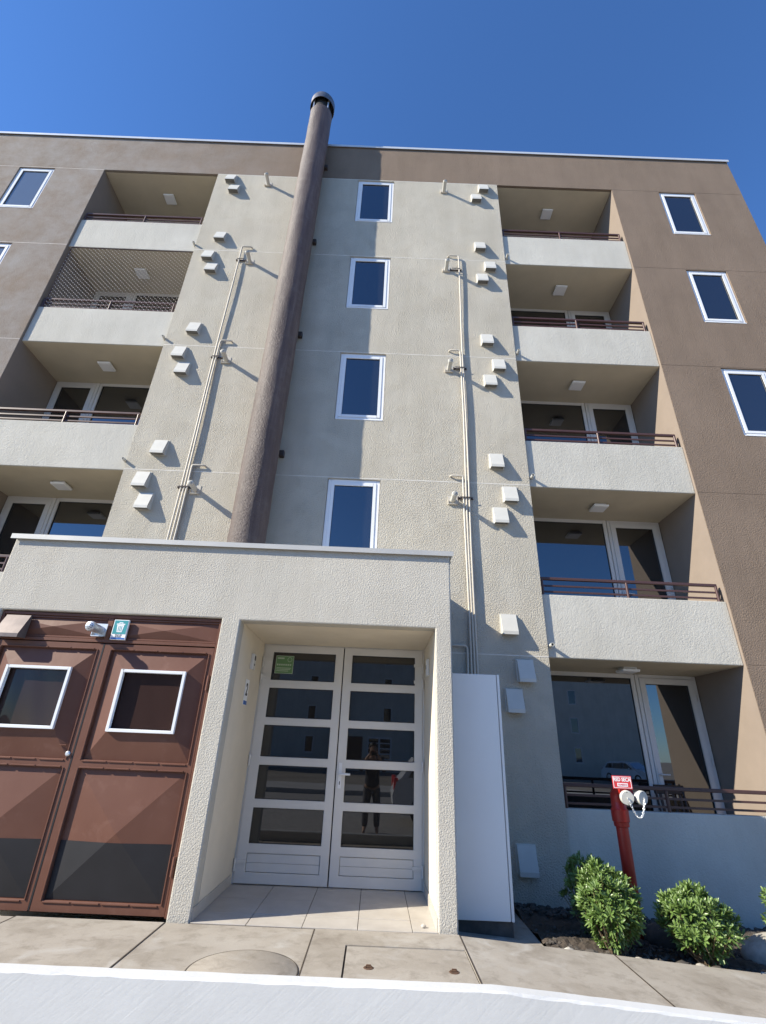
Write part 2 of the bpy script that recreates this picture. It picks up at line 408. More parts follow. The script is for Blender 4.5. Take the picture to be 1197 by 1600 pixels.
for i, (a, c) in enumerate(zip(cuts, cuts[1:])):
    g = 0.0045
    hs = [MANH] if a < 0 < c and c < 1 else []
    y1 = 4.672 if a < 0.69 else 4.655
    build('slab', slab_mesh(a + g, c - g, 3.444, y1 + random.uniform(-0.004, 0.004), random.uniform(-0.002, 0.002), 0.1, hs), 'concrete', pav)
for x in cuts[1:-1]:
    b = MB(); b.hexa([(x + dx, y, gz(x) + z) for dx in (-0.0048, 0.0048) for y in (3.446, 4.66) for z in (-0.03, 0.0025)]); build('joint_filler', b, 'joint', pav)
cov = empty('manhole_cover', (0.27, 4.0, 0), 'rectangular concrete manhole cover with two rusty lifting eyes in the pavement', 'manhole cover')
b = MB(); b.hexa([(x, y, z + gz(x)) for x in (MANH[0] + 0.012, MANH[1] - 0.006) for y in (MANH[2], MANH[3] - 0.012) for z in (-0.05, -0.002)]); build('lid', b, 'concrete', cov)
for (x, y) in ((0.02, 4.0), (0.56, 3.99)):
    b = MB(); b.lathe([(0.012, -0.004), (0.034, -0.0015), (0.030, 0.001), (0.012, -0.001)], 16, (x, y, gz(x))); b.tube([(x - 0.02, y, 0), (x - 0.012, y, 0.012), (x + 0.012, y, 0.012), (x + 0.02, y, 0)], 0.004, 6)
    build('lifting_eye', b, 'rust', cov)
rc = empty('round_cover', (-0.745, 3.87, 0), 'round concrete inspection cover half hidden behind the white wall', 'manhole cover')
b = MB(); b.lathe([(0.332, -0.01), (0.332, 0.001), (0.330, 0.0022), (0.0001, 0.0022)], 56, (-0.745, 3.86, 0), cap0=False, cap1=False); build('lid', b, 'concrete', rc)
b = MB(); b.lathe([(0.333, 0.0028), (0.338, 0.0032), (0.340, 0.001)], 56, (-0.745, 3.86, 0), cap0=False, cap1=False); build('joint_ring', b, 'joint', rc)
struct(build('cabinet_pad', slab_mesh(0.706, 1.40, 4.662, 6.02, -0.065, 0.2), 'concrete'))

# white low wall between road and pavement
lw = MB(); xs = [-9 + 0.075 * i for i in range(241)]
prev = None
for x in xs:
    j = random.uniform(-0.0035, 0.0035); jj = random.uniform(-0.003, 0.003); z = 0.128 + gz(x)
    ring = [lw.bm.verts.new(p) for p in ((x, 3.355, -0.41), (x, 3.358, z - 0.012 + j), (x, 3.366 + jj, z - 0.002), (x, 3.425 + jj, z + 0.003), (x, 3.44, z - 0.01), (x, 3.44, -0.3))]
    if prev:
        for k in range(5): lw.bm.faces.new((prev[k], ring[k], ring[k + 1], prev[k + 1]))
    prev = ring
tag(build('low_wall', lw, 'whitewall'), 'low white painted wall with brushed plaster along the bottom of the picture', 'wall')

# planting bed
b = MB(); nx, ny = 130, 30; grid = []
for i in range(nx + 1):
    row = []
    for j in range(ny + 1):
        x = 1.402 + 5.6 * i / nx; y = 4.657 + (FY - 0.005 - 4.657) * j / ny
        h = 0.03 * math.sin(x * 5.1 + y * 3) * math.sin(y * 7.3) + random.uniform(-0.012, 0.012)
        row.append(b.bm.verts.new((x, y, gz(x) - 0.045 + h * min(1, (y - 4.6) * 4) + (0.012 if j == 0 else 0))))
    grid.append(row)
for i in range(nx):
    for j in range(ny): b.bm.faces.new((grid[i][j], grid[i + 1][j], grid[i + 1][j + 1], grid[i][j + 1]))
struct(build('planting_bed', b, 'soil'))
b = MB()
for k in range(900):
    x = random.uniform(1.42, 4.3); y = 4.67 + abs(random.gauss(0, 0.28)); y = min(y, 5.95); r_ = random.uniform(0.006, 0.02)
    b.ico((x, y, gz(x) - 0.04 + r_ * 0.3), r_, 1, (1, random.uniform(0.6, 1.2), 0.7), 0.2)
for k in range(500):
    x = random.uniform(1.42, 4.3); y = random.uniform(5.65, 6.0); r_ = random.uniform(0.012, 0.028)
    b.ico((x, y, gz(x) - 0.035 + r_ * 0.3), r_, 1, (1, random.uniform(0.6, 1.2), 0.7), 0.2)
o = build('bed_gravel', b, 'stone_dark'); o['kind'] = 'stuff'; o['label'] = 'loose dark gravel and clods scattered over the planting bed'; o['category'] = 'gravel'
def stone(x, y, z, r_, sc, mat, label):
    b = MB(); b.ico((x, y, z), r_, 3, sc, 0.03); tag(build('bed_stone', b, mat, smooth=True), label, 'stone')
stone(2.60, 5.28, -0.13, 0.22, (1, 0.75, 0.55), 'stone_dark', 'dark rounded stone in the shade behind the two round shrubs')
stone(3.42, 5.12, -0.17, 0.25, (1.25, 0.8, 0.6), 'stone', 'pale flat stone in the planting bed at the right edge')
for k in range(15):
    x = 1.55 + k * 0.16 + random.uniform(-0.03, 0.03); r_ = random.uniform(0.02, 0.045)
    b = MB(); b.ico((x, 4.70 + random.uniform(-0.005, 0.04), gz(x) - 0.03 + r_ * 0.2), r_, 2, (1.3, 0.8, 0.6), 0.16)
    tag(build('edging_pebble', b, 'stone_dark' if k % 3 else 'stone', smooth=False), 'small rough pebble lying along the pavement edge of the planting bed', 'pebble', 'pebbles along the bed edge')

# ================================================================== main building
ZK = [-0.08, 2.325, 4.725, 7.13, 9.535, 11.94]                           # slab undersides
NTH = ['first', 'second', 'third', 'fourth', 'fifth']
ROOF = 13.13
LB, RB = (-6.17, -3.775), (2.08, 4.49)                                    # balcony bays
EX0, EX1 = -13.0, 7.22
bld = empty('apartment_building', (0, FY, 0), 'five-storey beige and brown apartment block with balconies and stair windows', 'building')
G = 0.004
M['joint_pale'] = plain('pale_joint_strip', (0.60, 0.57, 0.51), 0.8, var=0.15, scale=6)  # pale strip colour over the beige panel joints
M['joint_pale_brown'] = plain('pale_brown_joint_strip', (0.44, 0.40, 0.36), 0.8, var=0.3, scale=4)  # browner pale strip colour over the left panel joints
win_spots = []
for k in range(1, 6):
    z0, z1 = ZK[k - 1] if k > 1 else -0.42, ZK[k]
    wz1, wz0 = z1 - 0.018, z1 - 1.365
    # centre pilaster with stair window
    h = [(-0.825, -0.072, wz0, wz1)] if k > 1 else []
    build('facade_panel', wall(LB[1], RB[0], z0, z1, FY, FY + 0.18, h, G), 'beige', bld)
    if h: win_spots.append((-0.825, -0.072, wz0, wz1))
    h = [(5.465, 6.225, wz0, wz1)]; build('facade_panel', wall(RB[1], EX1, z0, z1, FY, FY + 0.18, h, G), 'brown', bld); win_spots.append((5.465, 6.225, wz0, wz1))
    h = [(-7.945, -7.195, wz0, wz1), (-11.3, -10.55, wz0, wz1)]; build('facade_panel', wall(EX0, LB[0], z0, z1, FY, FY + 0.18, h, G), 'brown', bld)
    win_spots += [(-7.945, -7.195, wz0, wz1), (-11.3, -10.55, wz0, wz1)]
build('facade_panel', wall(EX0, LB[0], ZK[5], ROOF, FY, FY + 0.18, (), G), 'brown', bld)
for k in range(1, 6):
    for (a, c, m_) in ((LB[1] + 0.002, RB[0] - 0.002, 'joint_pale'), (EX0, LB[0] - 0.002, 'joint_pale_brown')):
        b = MB(); b.box(a, c, FY - 0.0015, FY + 0.02, ZK[k] - 0.0065, ZK[k] + 0.0065); build('joint_strip', b, m_, bld)
build('facade_panel', wall(LB[0] + 0.001, EX1, ZK[5], ROOF, FY, FY + 0.036, (), G), 'brown', bld)
b = MB(); b.box(EX0 - 0.03, EX1 + 0.03, FY - 0.03, FY + 0.22, ROOF + 0.002, ROOF + 0.03); b.box(EX0 - 0.03, EX1 + 0.03, FY - 0.03, FY - 0.024, ROOF - 0.035, ROOF + 0.002); build('roof_coping', b, 'coping', bld)
b = MB(); b.box(EX1 - 0.18, EX1, FY + 0.182, 18, -0.42, ROOF - 0.002); build('end_wall', b, 'brown', bld)
b = MB(); b.box(EX0, EX1 - 0.182, 7.30, 17.8, -0.41, 12.6); build('core', b, 'dark', bld)
b = MB(); b.box(EX0, EX1 - 0.182, FY + 0.19, 7.29, 12.4, 12.55); build('roof', b, 'coping', bld)
for (a, c) in ((LB[1], RB[0]), (RB[1], EX1 - 0.19), (EX0, LB[0])):
    b = MB(); b.box(a + 0.16, c - 0.16, FY + 0.185, FY + 0.19, -0.4, 12.39); build('backing', b, 'dark', bld)
# lightning of the far corner: small black fixture on the end wall
b = MB(); b.box(EX1, EX1 + 0.11, 6.62, 6.74, 12.02, 12.3); b.box(EX1 + 0.02, EX1 + 0.09, 6.5, 6.66, 12.06, 12.24); build('wall_fixture', b, 'black', bld)

def window(x0, x1, z0, z1, yf, parent, glass='glass'):
    b = MB(); y0 = yf + 0.022
    b.frame(x0 + 0.004, x1 - 0.004, z0 + 0.004, z1 - 0.004, 0.048, y0, y0 + 0.07)
    b.frame(x0 + 0.053, x1 - 0.053, z0 + 0.053, z1 - 0.053, 0.047, y0 - 0.008, y0 + 0.05)
    b.bevel(0.004)
    w_ = build('window', b, 'pvc', parent)
    b = MB(); b.box(x0 + 0.1, x1 - 0.1, y0 + 0.012, y0 + 0.022, z0 + 0.1, z1 - 0.1); build('pane', b, glass, w_)
    b = MB(); b.frame(x0 + 0.096, x1 - 0.096, z0 + 0.096, z1 - 0.096, 0.008, y0 + 0.004, y0 + 0.014); build('gasket', b, 'black', w_)
    b = MB(); b.box(x0 + 0.02, x1 - 0.02, yf - 0.006, y0 + 0.01, z0 - 0.012, z0 + 0.003); build('sill', b, 'pvc', w_)
    return w_
for wv in win_spots: window(*wv, FY, bld, 'pale_glass' if wv[0] < -6 else 'glass')

BY = 7.07                                                                 # balcony back plane
PF = FY + 0.04                                                            # parapet front plane
def balcony(k, side):
    X0, X1 = LB if side == 'L' else RB
    zc = ZK[k]; zf = ZK[k - 1] + 0.13; zp = ZK[k - 1] + 0.80 + (0.02 if k == 1 else 0)
    zb = ZK[k - 1] if k > 1 else -0.42
    # parapet, slab above, side walls, back wall
    b = wall(X0 + 0.004, X1 - 0.004, zb + 0.001, zp, PF, PF + 0.12); b.bevel(0.008, 2); build('balcony_parapet', b, 'parapet', bld)
    b = MB(); b.box(X0 + 0.004, X1 - 0.004, PF + 0.010, 7.25, zc - 0.002, zc + 0.125); build('balcony_ceiling', b, 'soffit', bld)
    ys = FY + 0.006
    if side == 'L':
        b = MB(); b.box(X0 - 0.14, X0 + 0.003, ys, 7.25, zf - 0.1, zc + 0.0295); build('balcony_side', b, 'side', bld)
        b = MB(); b.box(X1 - 0.003, X1 + 0.14, ys, 7.25, zf - 0.1, zc + 0.0295); build('balcony_side', b, 'beige', bld)
    else:
        b = MB(); b.box(X1 - 0.003, X1 + 0.14, ys, 7.25, zf - 0.1, zc + 0.0295); build('balcony_side', b, 'side', bld)
        b = MB(); b.box(X0 - 0.14, X0 + 0.003, ys, 7.25, zf - 0.1, zc + 0.0295); build('balcony_side', b, 'beige', bld)
    # window wall: fixed pane and glazed door
    if side == 'R': fx = (X0 + 0.005, 3.615); dx = (3.625, X1 - 0.015)
    else: fx = (-5.355, X1 - 0.005); dx = (X0 + 0.012, -5.365)
    zt = zc - 0.003
    b = MB(); b.frame(fx[0], fx[1], zf, zt, 0.055, BY, BY + 0.07); b.bevel(0.004); fw = build('balcony_window', b, 'pvc_warm', bld)
    b = MB(); b.box(fx[0] + 0.05, fx[1] - 0.05, BY + 0.025, BY + 0.035, zf + 0.05, zt - 0.05); build('pane', b, 'glass', fw)
    b = MB(); b.frame(fx[0] + 0.05, fx[1] - 0.05, zf + 0.05, zt - 0.05, 0.012, BY + 0.016, BY + 0.028); build('gasket', b, 'black', fw)
    b = MB(); b.frame(dx[0], dx[1], zf, zt, 0.045, BY, BY + 0.07)
    b.frame(dx[0] + 0.047, dx[1] - 0.047, zf + 0.02, zt - 0.047, 0.078, BY - 0.012, BY + 0.05); b.bevel(0.004); dr = build('balcony_door', b, 'pvc_warm', bld)
    b = MB(); b.box(dx[0] + 0.12, dx[1] - 0.12, BY + 0.015, BY + 0.025, zf + 0.09, zt - 0.12); build('pane', b, 'glass', dr)
    b = MB(); b.frame(dx[0] + 0.121, dx[1] - 0.121, zf + 0.094, zt - 0.121, 0.010, BY + 0.004, BY + 0.016); build('gasket', b, 'black', dr)
    hx = dx[0] + 0.085 if side == 'R' else dx[1] - 0.085; s = 1 if side == 'R' else -1
    b = MB(); b.box(hx - 0.016, hx + 0.016, BY - 0.02, BY - 0.0115, zf + 0.88, zf + 1.1); b.tube([(hx, BY - 0.02, zf + 1.03), (hx, BY - 0.05, zf + 1.03), (hx + s * 0.12, BY - 0.05, zf + 1.03)], 0.009, 8); build('handle', b, 'pvc_warm', dr)
    hx = dx[1] - 0.03 if side == 'R' else dx[0] + 0.03
    for hz in (0.3, 1.15, 1.95):
        b = MB(); b.tube([(hx, BY - 0.018, zf + hz), (hx, BY - 0.018, zf + hz + 0.09)], 0.009, 8); build('hinge', b, 'pvc_warm', dr)
    # railing on the parapet
    ry = PF + 0.035
    xl, xr = X0 + 0.02, X1 - 0.055; xm = 3.235 if side == 'R' else -4.962
    b = MB(); b.box(xl, xr, ry - 0.02, ry + 0.02, zp + 0.205, zp + 0.243); b.bevel(0.006, 2); rl = build('balcony_railing', b, 'rail', bld)
    for dz in (0.125, 0.045):
        b = MB(); b.box(xl + 0.02, xr - 0.02, ry - 0.009, ry + 0.009, zp + dz - 0.008, zp + dz + 0.014); build('rail', b, 'rail', rl)
    for px_ in (xl + 0.018, xm, xr - 0.018):
        b = MB(); b.tube([(px_, ry - 0.013, zp - 0.01), (px_, ry - 0.013, zp + 0.206)], 0.017, 10); build('post', b, 'rail', rl)
    # ceiling light
    lx = 3.29 if side == 'R' else -4.98; ly = 6.57
    lab = 'white square ceiling light in the %s-storey balcony %s' % (NTH[k - 1], 'on the left of the chimney' if side == 'L' else 'right of the stair windows')
    t = empty('ceiling_light', (lx, ly, zc), lab, 'ceiling light', 'balcony ceiling lights')
    b = MB(); b.box(lx - 0.085, lx + 0.085, ly - 0.085, ly + 0.085, zc - 0.03, zc + 0.001); build('base', b, 'pvc_warm', t)
    b = MB(); b.hexa([(lx + sx * 0.115 * f_, ly + sy * 0.115 * f_, z) for sx in (-1, 1) for sy in (-1, 1) for z, f_ in ((zc - 0.062, 0.93), (zc - 0.03, 1.0))]); b.bevel(0.008, 2); build('diffuser', b, 'pvc', t)
for k in range(5, 0, -1):
    balcony(k, 'R'); balcony(k, 'L')

# ------------------------------------------------------------------ safety net on the left fourth-storey balcony
X0, X1 = LB[0] + 0.07, LB[1] - 0.004; z0, z1 = ZK[3] + 0.80, ZK[4] - 0.012
t = empty('safety_net', (-4.95, FY + 0.1, z0), 'pale diamond-mesh safety net stretched across the left fourth-storey balcony', 'net')
b = MB(); sp = 0.082; ny_ = FY + 0.055
def netp(x, z):
    return Vector((x + 0.010 * math.sin(z * 4.2 + x * 2.3), ny_ + 0.006 * math.sin(x * 5) * math.sin(z * 4), z + 0.012 * math.sin(x * 3.1 + z * 2.0)))
kn = MB()
na = int((X1 - X0 + z1 - z0) / sp) + 2
for sgn in (1, -1):
    for i in range(na):
        # lines x*sgn + z = const
        pts = []
        c0 = (X0 if sgn > 0 else -X1) + z0 + i * sp
        x = X0
        for q in range(40):
            x = X0 + (X1 - X0) * q / 39; z = c0 - sgn * x
            pts.append((x, z))
        seg = []
        for (xa, za), (xb, zb) in zip(pts, pts[1:]):
            ta = [0, 1]
            lo, hi = 0.0, 1.0
            dz = zb - za
            for lim, up in ((z0, False), (z1, True)):
                tt = (lim - za) / dz
                if (dz > 0) != up: lo = max(lo, tt)
                else: hi = min(hi, tt)
            if lo < hi:
                p = netp(xa + (xb - xa) * lo, za + dz * lo); q = netp(xa + (xb - xa) * hi, za + dz * hi)
                b.tube([p, q], 0.0012, 3, False)
for i in range(int((X1 - X0) / sp * 2) + 2):
    for j in range(int((z1 - z0) / sp * 2) + 2):
        if (i + j) % 2: continue
        x = X0 + i * sp / 2; z = z0 + j * sp / 2
        if x < X1 and z < z1:
            p = netp(x, z); r_ = 0.0092; vs_ = [kn.bm.verts.new(p + Vector(d) * r_) for d in ((1, 0, 0), (0, 0, 1), (-1, 0, 0), (0, 0, -1), (0, -1, 0))]
            for a in range(4): kn.bm.faces.new((vs_[a], vs_[(a + 1) % 4], vs_[4]))
o = build('cords', b, 'net', t, recalc=False); o['kind'] = 'stuff'
M['knot'] = plain('net_knot', (0.80, 0.77, 0.74), 0.5, var=0.03)
o = build('knots', kn, 'knot', t, recalc=False); o['kind'] = 'stuff'
b = MB(); b.frame(X0 - 0.01, X1, z0, z1 + 0.01, 0.008, ny_ - 0.006, ny_ + 0.006); build('edge_frame', b, 'rail', t)

# ------------------------------------------------------------------ chimney flue
CX, CY_, CR = -1.757, 5.765, 0.237
t = empty('chimney_flue', (CX, CY_, 2.9), 'tall round brown flue running up the facade past the roof, with metal cap', 'chimney')
b = MB(); zs = [2.9 + (13.75 - 2.9) * i / 110 for i in range(111)]
b.lathe([(CR * (1 + 0.008 * math.sin(z * 9.7) + 0.006 * math.sin(z * 23)), z) for z in zs] + [(CR * 0.97, 13.78), (CR * 0.80, 13.80)], 72, (CX, CY_, 0), cap0=True, cap1=True)
for v in b.bm.verts:
    a = math.atan2(v.co.y - CY_, v.co.x - CX); k = 1 + 0.010 * math.sin(3 * a + v.co.z * 2) + 0.006 * math.sin(7 * a - v.co.z * 5)
    v.co.x = CX + (v.co.x - CX) * k; v.co.y = CY_ + (v.co.y - CY_) * k
build('shaft', b, 'chimney', t)
b = MB(); b.lathe([(0.19, 13.79), (0.19, 14.18)], 40, (CX, CY_, 0)); build('collar', b, 'dark', t)
b = MB(); b.lathe([(0.262, 14.02), (0.268, 14.02), (0.268, 14.22), (0.15, 14.30), (0.02, 14.32), (0.02, 14.31), (0.15, 14.29), (0.262, 14.21), (0.262, 14.02)], 48, (CX, CY_, 0), cap0=False, cap1=False); M['capdark'] = plain('weathered_cap_metal', (0.20, 0.19, 0.19), 0.38, 0.7, 0.3, 9); build('cap', b, 'capdark', t)
for a in range(4):
    an = R(45 + 90 * a); p = Vector((CX + 0.22 * math.cos(an), CY_ + 0.22 * math.sin(an), 0))
    b = MB(); b.box(p.x - 0.012, p.x + 0.012, p.y - 0.012, p.y + 0.012, 13.74, 14.24); build('cap_stay', b, 'galv', t)
for z in (5.05, 7.42, 9.82, 12.25):
    for xa in (CX + 0.19, CX - 0.30):
        b = MB(); b.box(xa + (0.0 if xa > CX else 0.04), xa + (0.07 if xa > CX else 0.11), FY - 0.07, FY + 0.002, z - 0.04, z + 0.06); b.bevel(0.006); build('wall_clamp', b, 'bracket', t)

# ------------------------------------------------------------------ vent hoods
def hood_parts(root, x, z, w_=0.192, h=0.27, p=0.088, yf=FY, mat='hood'):
    b = MB(); b.box(x - w_ / 2 - 0.012, x + w_ / 2 + 0.012, yf - 0.008, yf + 0.001, z - h + 0.015, z); build('flange', b, mat, root)
    y0 = yf - 0.0085; b = MB(); th = 0.004
    def sec(xx): return [(xx, y0, z - 0.006), (xx, y0 - 0.022, z - 0.010), (xx, y0 - p, z - h + 0.04), (xx, y0 - p, z - h)]
    A, B = sec(x - w_ / 2), sec(x + w_ / 2)
    bot = z - h + 0.012
    for i in range(3): b.quad(A[i], B[i], B[i + 1], A[i + 1])
    for q, s in ((A, 1), (B, -1)):
        b.bm.faces.new([b.bm.verts.new(v) for v in (q[0], q[1], q[2], q[3], (q[0][0], y0, z - h + 0.01))])
    bmesh.ops.remove_doubles(b.bm, verts=b.bm.verts, dist=1e-5)
    o = build('hood', b, mat, root)
    sm = o.modifiers.new('thickness', 'SOLIDIFY'); sm.thickness = 0.004; sm.offset = -1
    b = MB(); b.box(x - w_ / 2 + 0.01, x + w_ / 2 - 0.01, y0 - p * 0.75, y0 + 0.0005, z - h + 0.016, z - h + 0.020); build('grille', b, 'grille', root)
M['grille'] = plain('hood_grille', (0.16, 0.155, 0.14), 0.7, var=0.2, scale=30)
proto = {}
def vent(x, z, label):
    t = empty('vent_hood', (x, FY, z), label, 'vent', 'white vent hoods on the facade')
    if not proto:
        hood_parts(t, x, z); proto['v'] = t
    else:
        for ch in proto['v'].children: dup(ch, t)
for k in range(5, 0, -1):
    for side in 'RL':
        if side == 'L' and k == 1: continue
        xa, xb = (1.775, 1.615) if side == 'R' else (-3.46, -3.335)
        where = 'right of the stair windows' if side == 'R' else 'left of the chimney'
        zt = ZK[k]; dz = -0.04
        vent(xa, zt - 0.045, 'white vent hood, upper of the %s-storey pair %s' % (NTH[k - 1], where))
        vent(xb, zt - 0.385, 'white vent hood, lower of the %s-storey pair %s' % (NTH[k - 1], where))
        if not (side == 'L' and k == 2):
            vent(xb, ZK[k - 1] + (0.505 if k > 1 else 0.49), 'single white vent hood low in the %s storey %s' % (NTH[k - 1], where))

# ------------------------------------------------------------------ flue terminals
def terminal(root, x, z, p=0.2, r_=0.036, yf=FY, pl=0.07, mat='hood', plate='pipe', seg=18):
    b = MB(); b.box(x - pl, x + pl, yf - 0.006, yf + 0.001, z - pl, z + pl); b.box(x - pl, x + pl, yf - 0.03, yf - 0.006, z - pl, z - pl + 0.006)
    b.box(x - pl, x - pl + 0.005, yf - 0.03, yf - 0.006, z - pl + 0.006, z); build('plate', b, plate, root)
    b = MB(); b.lathe([(r_, yf), (r_, yf - p + 0.025)], seg, (x, 0, z), 'y', False, False); build('tube', b, mat, root)
    b = MB(); b.lathe([(r_ * 0.8, yf - p + 0.03), (r_ * 1.14, yf - p + 0.022), (r_ * 1.16, yf - p - 0.004), (r_ * 0.98, yf - p - 0.02), (r_ * 0.5, yf - p - 0.029), (0.001, yf - p - 0.031)], seg, (x, 0, z), 'y', False, False); build('end_cap', b, mat, root)
    b = MB()
    for ring, cnt in ((0.35, 5), (0.68, 9)):
        for q in range(cnt):
            a = 2 * math.pi * q / cnt + ring; px_, pz_ = x + math.cos(a) * r_ * ring, z + math.sin(a) * r_ * ring
            yy = yf - p - 0.031 + (0.006 if ring > 0.5 else 0.002); s = r_ * 0.115
            b.lathe([(s, yy + 0.004), (s, yy - 0.0035)], 6, (px_, 0, pz_), 'y')
    build('holes', b, 'dark', root)
for i, (z, sto) in enumerate(((11.64, 'fifth'), (9.24, 'fourth'), (6.835, 'third'), (4.425, 'second'))):
    for side, x in (('R', 0.962), ('L', -2.676)):
        t = empty('flue_terminal', (x, FY, z), 'round white heater flue sticking out of the %s storey %s' % (sto, 'left of the chimney' if side == 'L' else 'right of the stair windows'), 'flue pipe', 'heater flue terminals')
        terminal(t, x, z)

# ------------------------------------------------------------------ gas pipes with clamps
def gas_pipe(x, zb, zt, dirn, label, y=FY - 0.036):
    pts = []
    n = 26
    for i in range(n):
        z = zb + (zt - 0.04 - zb) * i / (n - 1)
        pts.append((x + 0.006 * math.sin(z * 1.7 + x * 20), y + 0.004 * math.sin(z * 2.1 + x * 9), z))
    for a in (30, 60, 90):
        pts.append((x + dirn * 0.035 * (1 - math.cos(R(a))), y, zt - 0.035 + 0.035 * math.sin(R(a))))
    e = x + dirn * 0.185
    pts += [(e - dirn * 0.03, y, zt), (e - dirn * 0.008, y + 0.008, zt), (e, y + 0.028, zt), (e, FY + 0.002, zt)]
    b = MB(); b.tube(pts, 0.0135, 10); tag(build('gas_pipe', b, 'pipe'), label, 'pipe', 'gas pipes on the facade')
gas_pipe(-2.875, 2.9, 9.62, 1, 'thin beige gas pipe left of the chimney reaching the fourth-storey top, tallest of three')
gas_pipe(-2.835, 2.9, 7.237, 1, 'thin beige gas pipe left of the chimney that bends off at the third-storey top')
gas_pipe(-2.795, 2.9, 4.813, 1, 'thin beige gas pipe left of the chimney that bends off just above the porch, shortest')
gas_pipe(1.192, 1.9, 9.60, -1, 'thin beige gas pipe right of the stair windows reaching the fourth-storey top, tallest')
gas_pipe(1.155, 1.9, 7.225, -1, 'thin beige gas pipe right of the stair windows that bends off at the third-storey top')
gas_pipe(1.118, 1.9, 4.813, -1, 'thin beige gas pipe right of the stair windows that bends off at the second-storey top')
gas_pipe(1.080, 1.9, 2.41, -1, 'short beige gas pipe that bends off just above the white meter cabinet')
for x0, x1, rows, where in ((-2.90, -2.77, (9.26, 6.88, 4.45), 'left of the chimney'), (1.06, 1.215, (9.23, 6.85, 4.46), 'right of the stair windows')):
    for z, sto in zip(rows, ('fourth', 'third', 'second')):
        b = MB(); b.box(x0 - 0.02, x1 + 0.02, FY - 0.020, FY - 0.008, z - 0.012, z + 0.012); b.box(x0 - 0.03, x0 - 0.012, FY - 0.03, FY + 0.001, z - 0.014, z + 0.014); b.box(x1 + 0.012, x1 + 0.03, FY - 0.03, FY + 0.001, z - 0.014, z + 0.014)
        b.box(x0, x1, FY - 0.055, FY - 0.050, z - 0.008, z + 0.008)
        tag(build('pipe_clamp', b, 'bracket'), 'dark clamp holding the gas pipes in the %s storey %s' % (sto, where), 'clamp', 'gas pipe clamps')

# ------------------------------------------------------------------ balcony drain spouts
for k in range(4, 0, -1):
    for side, x, yf in (('R', 2.125, PF), ('L', -3.80, PF)):
        if side == 'L' and k == 1: continue
        z = ZK[k] + 0.14
        b = MB(); b.lathe([(0.0225, yf + 0.002), (0.0225, yf - 0.10), (0.017, yf - 0.10), (0.017, yf - 0.02), (0.001, yf - 0.02)], 16, (x, 0, z), 'y', False, False)
        t = build('drain_spout', b, 'hood')
        tag(t, 'short pale drain spout on the %s-storey balcony parapet %s' % (NTH[k], 'left of the chimney' if side == 'L' else 'right of the gas pipes'), 'drain pipe', 'balcony drain spouts')

# ================================================================== entrance porch with bin-room gate
PY = 4.70; PX0, PX1, PT = -3.82, 0.70, 3.085
OX0, OX1, OZ = -1.352, 0.545, 2.312
GX0, GX1 = -3.69, -1.535
por = empty('entrance_porch', (-1.5, PY, 0), 'low rough-plastered entrance block with recessed glass door and brown gate', 'porch')
bb = wall(PX0, PX1, -0.2, PT, PY, PY + 0.15, [(OX0, OX1, -0.3, OZ), (GX0, GX1, -0.3, 2.325)])
bb.bevel(0.012, 2); build('front_wall', bb, 'porch', por)
b = MB(); b.box(PX1 - 0.15, PX1, PY + 0.1505, FY - 0.001, -0.2, PT - 0.001); build('side_wall', b, 'porch', por)
b = MB(); b.box(PX0, PX0 + 0.13, PY + 0.1505, FY - 0.001, -0.2, PT - 0.001); build('side_wall', b, 'porch', por)
b = MB(); b.box(PX0 + 0.131, PX1 - 0.151, PY + 0.151, FY - 0.001, 2.75, 2.9); build('roof', b, 'coping', por)
b = MB(); b.box(OX0 - 0.12, OX0 - 0.001, PY + 0.1505, FY - 0.001, -0.1, 2.7); build('jamb', b, 'reveal', por)
b = MB(); b.box(OX1 + 0.0012, OX1 + 0.003, PY + 0.1505, FY - 0.001, -0.1, 2.7); build('jamb', b, 'reveal', por)
b = MB(); b.box(OX0 + 0.0, OX1, PY + 0.1505, FY - 0.001, OZ + 0.001, OZ + 0.06); build('porch_ceiling', b, 'reveal', por)
for (y0, y1, xa, xb) in ((PY - 0.035, PY + 0.17, PX0 - 0.035, PX1 + 0.035), (PY + 0.1701, FY - 0.002, PX1 - 0.17, PX1 + 0.035), (PY + 0.1701, FY - 0.002, PX0 - 0.035, PX0 + 0.15)):
    b = MB(); b.box(xa, xb, y0, y1, PT + 0.001, PT + 0.022)
    if xb - xa > 3: b.box(xa, xb, y0, y0 + 0.004, PT - 0.03, PT + 0.001)
    elif xa > 0: b.box(xb - 0.004, xb, y0, y1, PT - 0.03, PT + 0.001)
    else: b.box(xa, xa + 0.004, y0, y1, PT - 0.03, PT + 0.001)
    build('coping', b, 'porch_coping', por)
# floor tiles
b = MB(); b.box(OX0, OX1, PY + 0.001, FY - 0.002, -0.06, -0.008); build('tile_bed', b, 'joint', por)
tx = [OX0, -0.925, -0.497, -0.072, 0.35, OX1]; ty = [PY + 0.003, 4.975, 5.405, 5.835, FY - 0.01]
for xa, xb in zip(tx, tx[1:]):
    for ya, yb in zip(ty, ty[1:]):
        b = MB(); dz = random.uniform(-0.0012, 0.0012); b.box(xa + 0.0025, xb - 0.0025, ya + 0.0025, yb - 0.0025, -0.03, -0.001 + dz); b.bevel(0.0015); build('tile', b, 'tile', por)
for xa, xb in ((OX0 - 0.0005, OX0 + 0.009), (OX1 - 0.009, OX1 + 0.0005)):
    b = MB(); b.box(xa, xb, PY + 0.02, 5.80, 0.0, 0.085); build('skirting', b, 'tile', por)
b = MB(); b.ico((0.44, 4.80, 0.012), 0.017, 2, (1.2, 0.9, 0.8), 0.1)
tag(build('loose_stone', b, 'tile'), 'small pale stone lying on the porch tiles by the right pillar', 'stone')

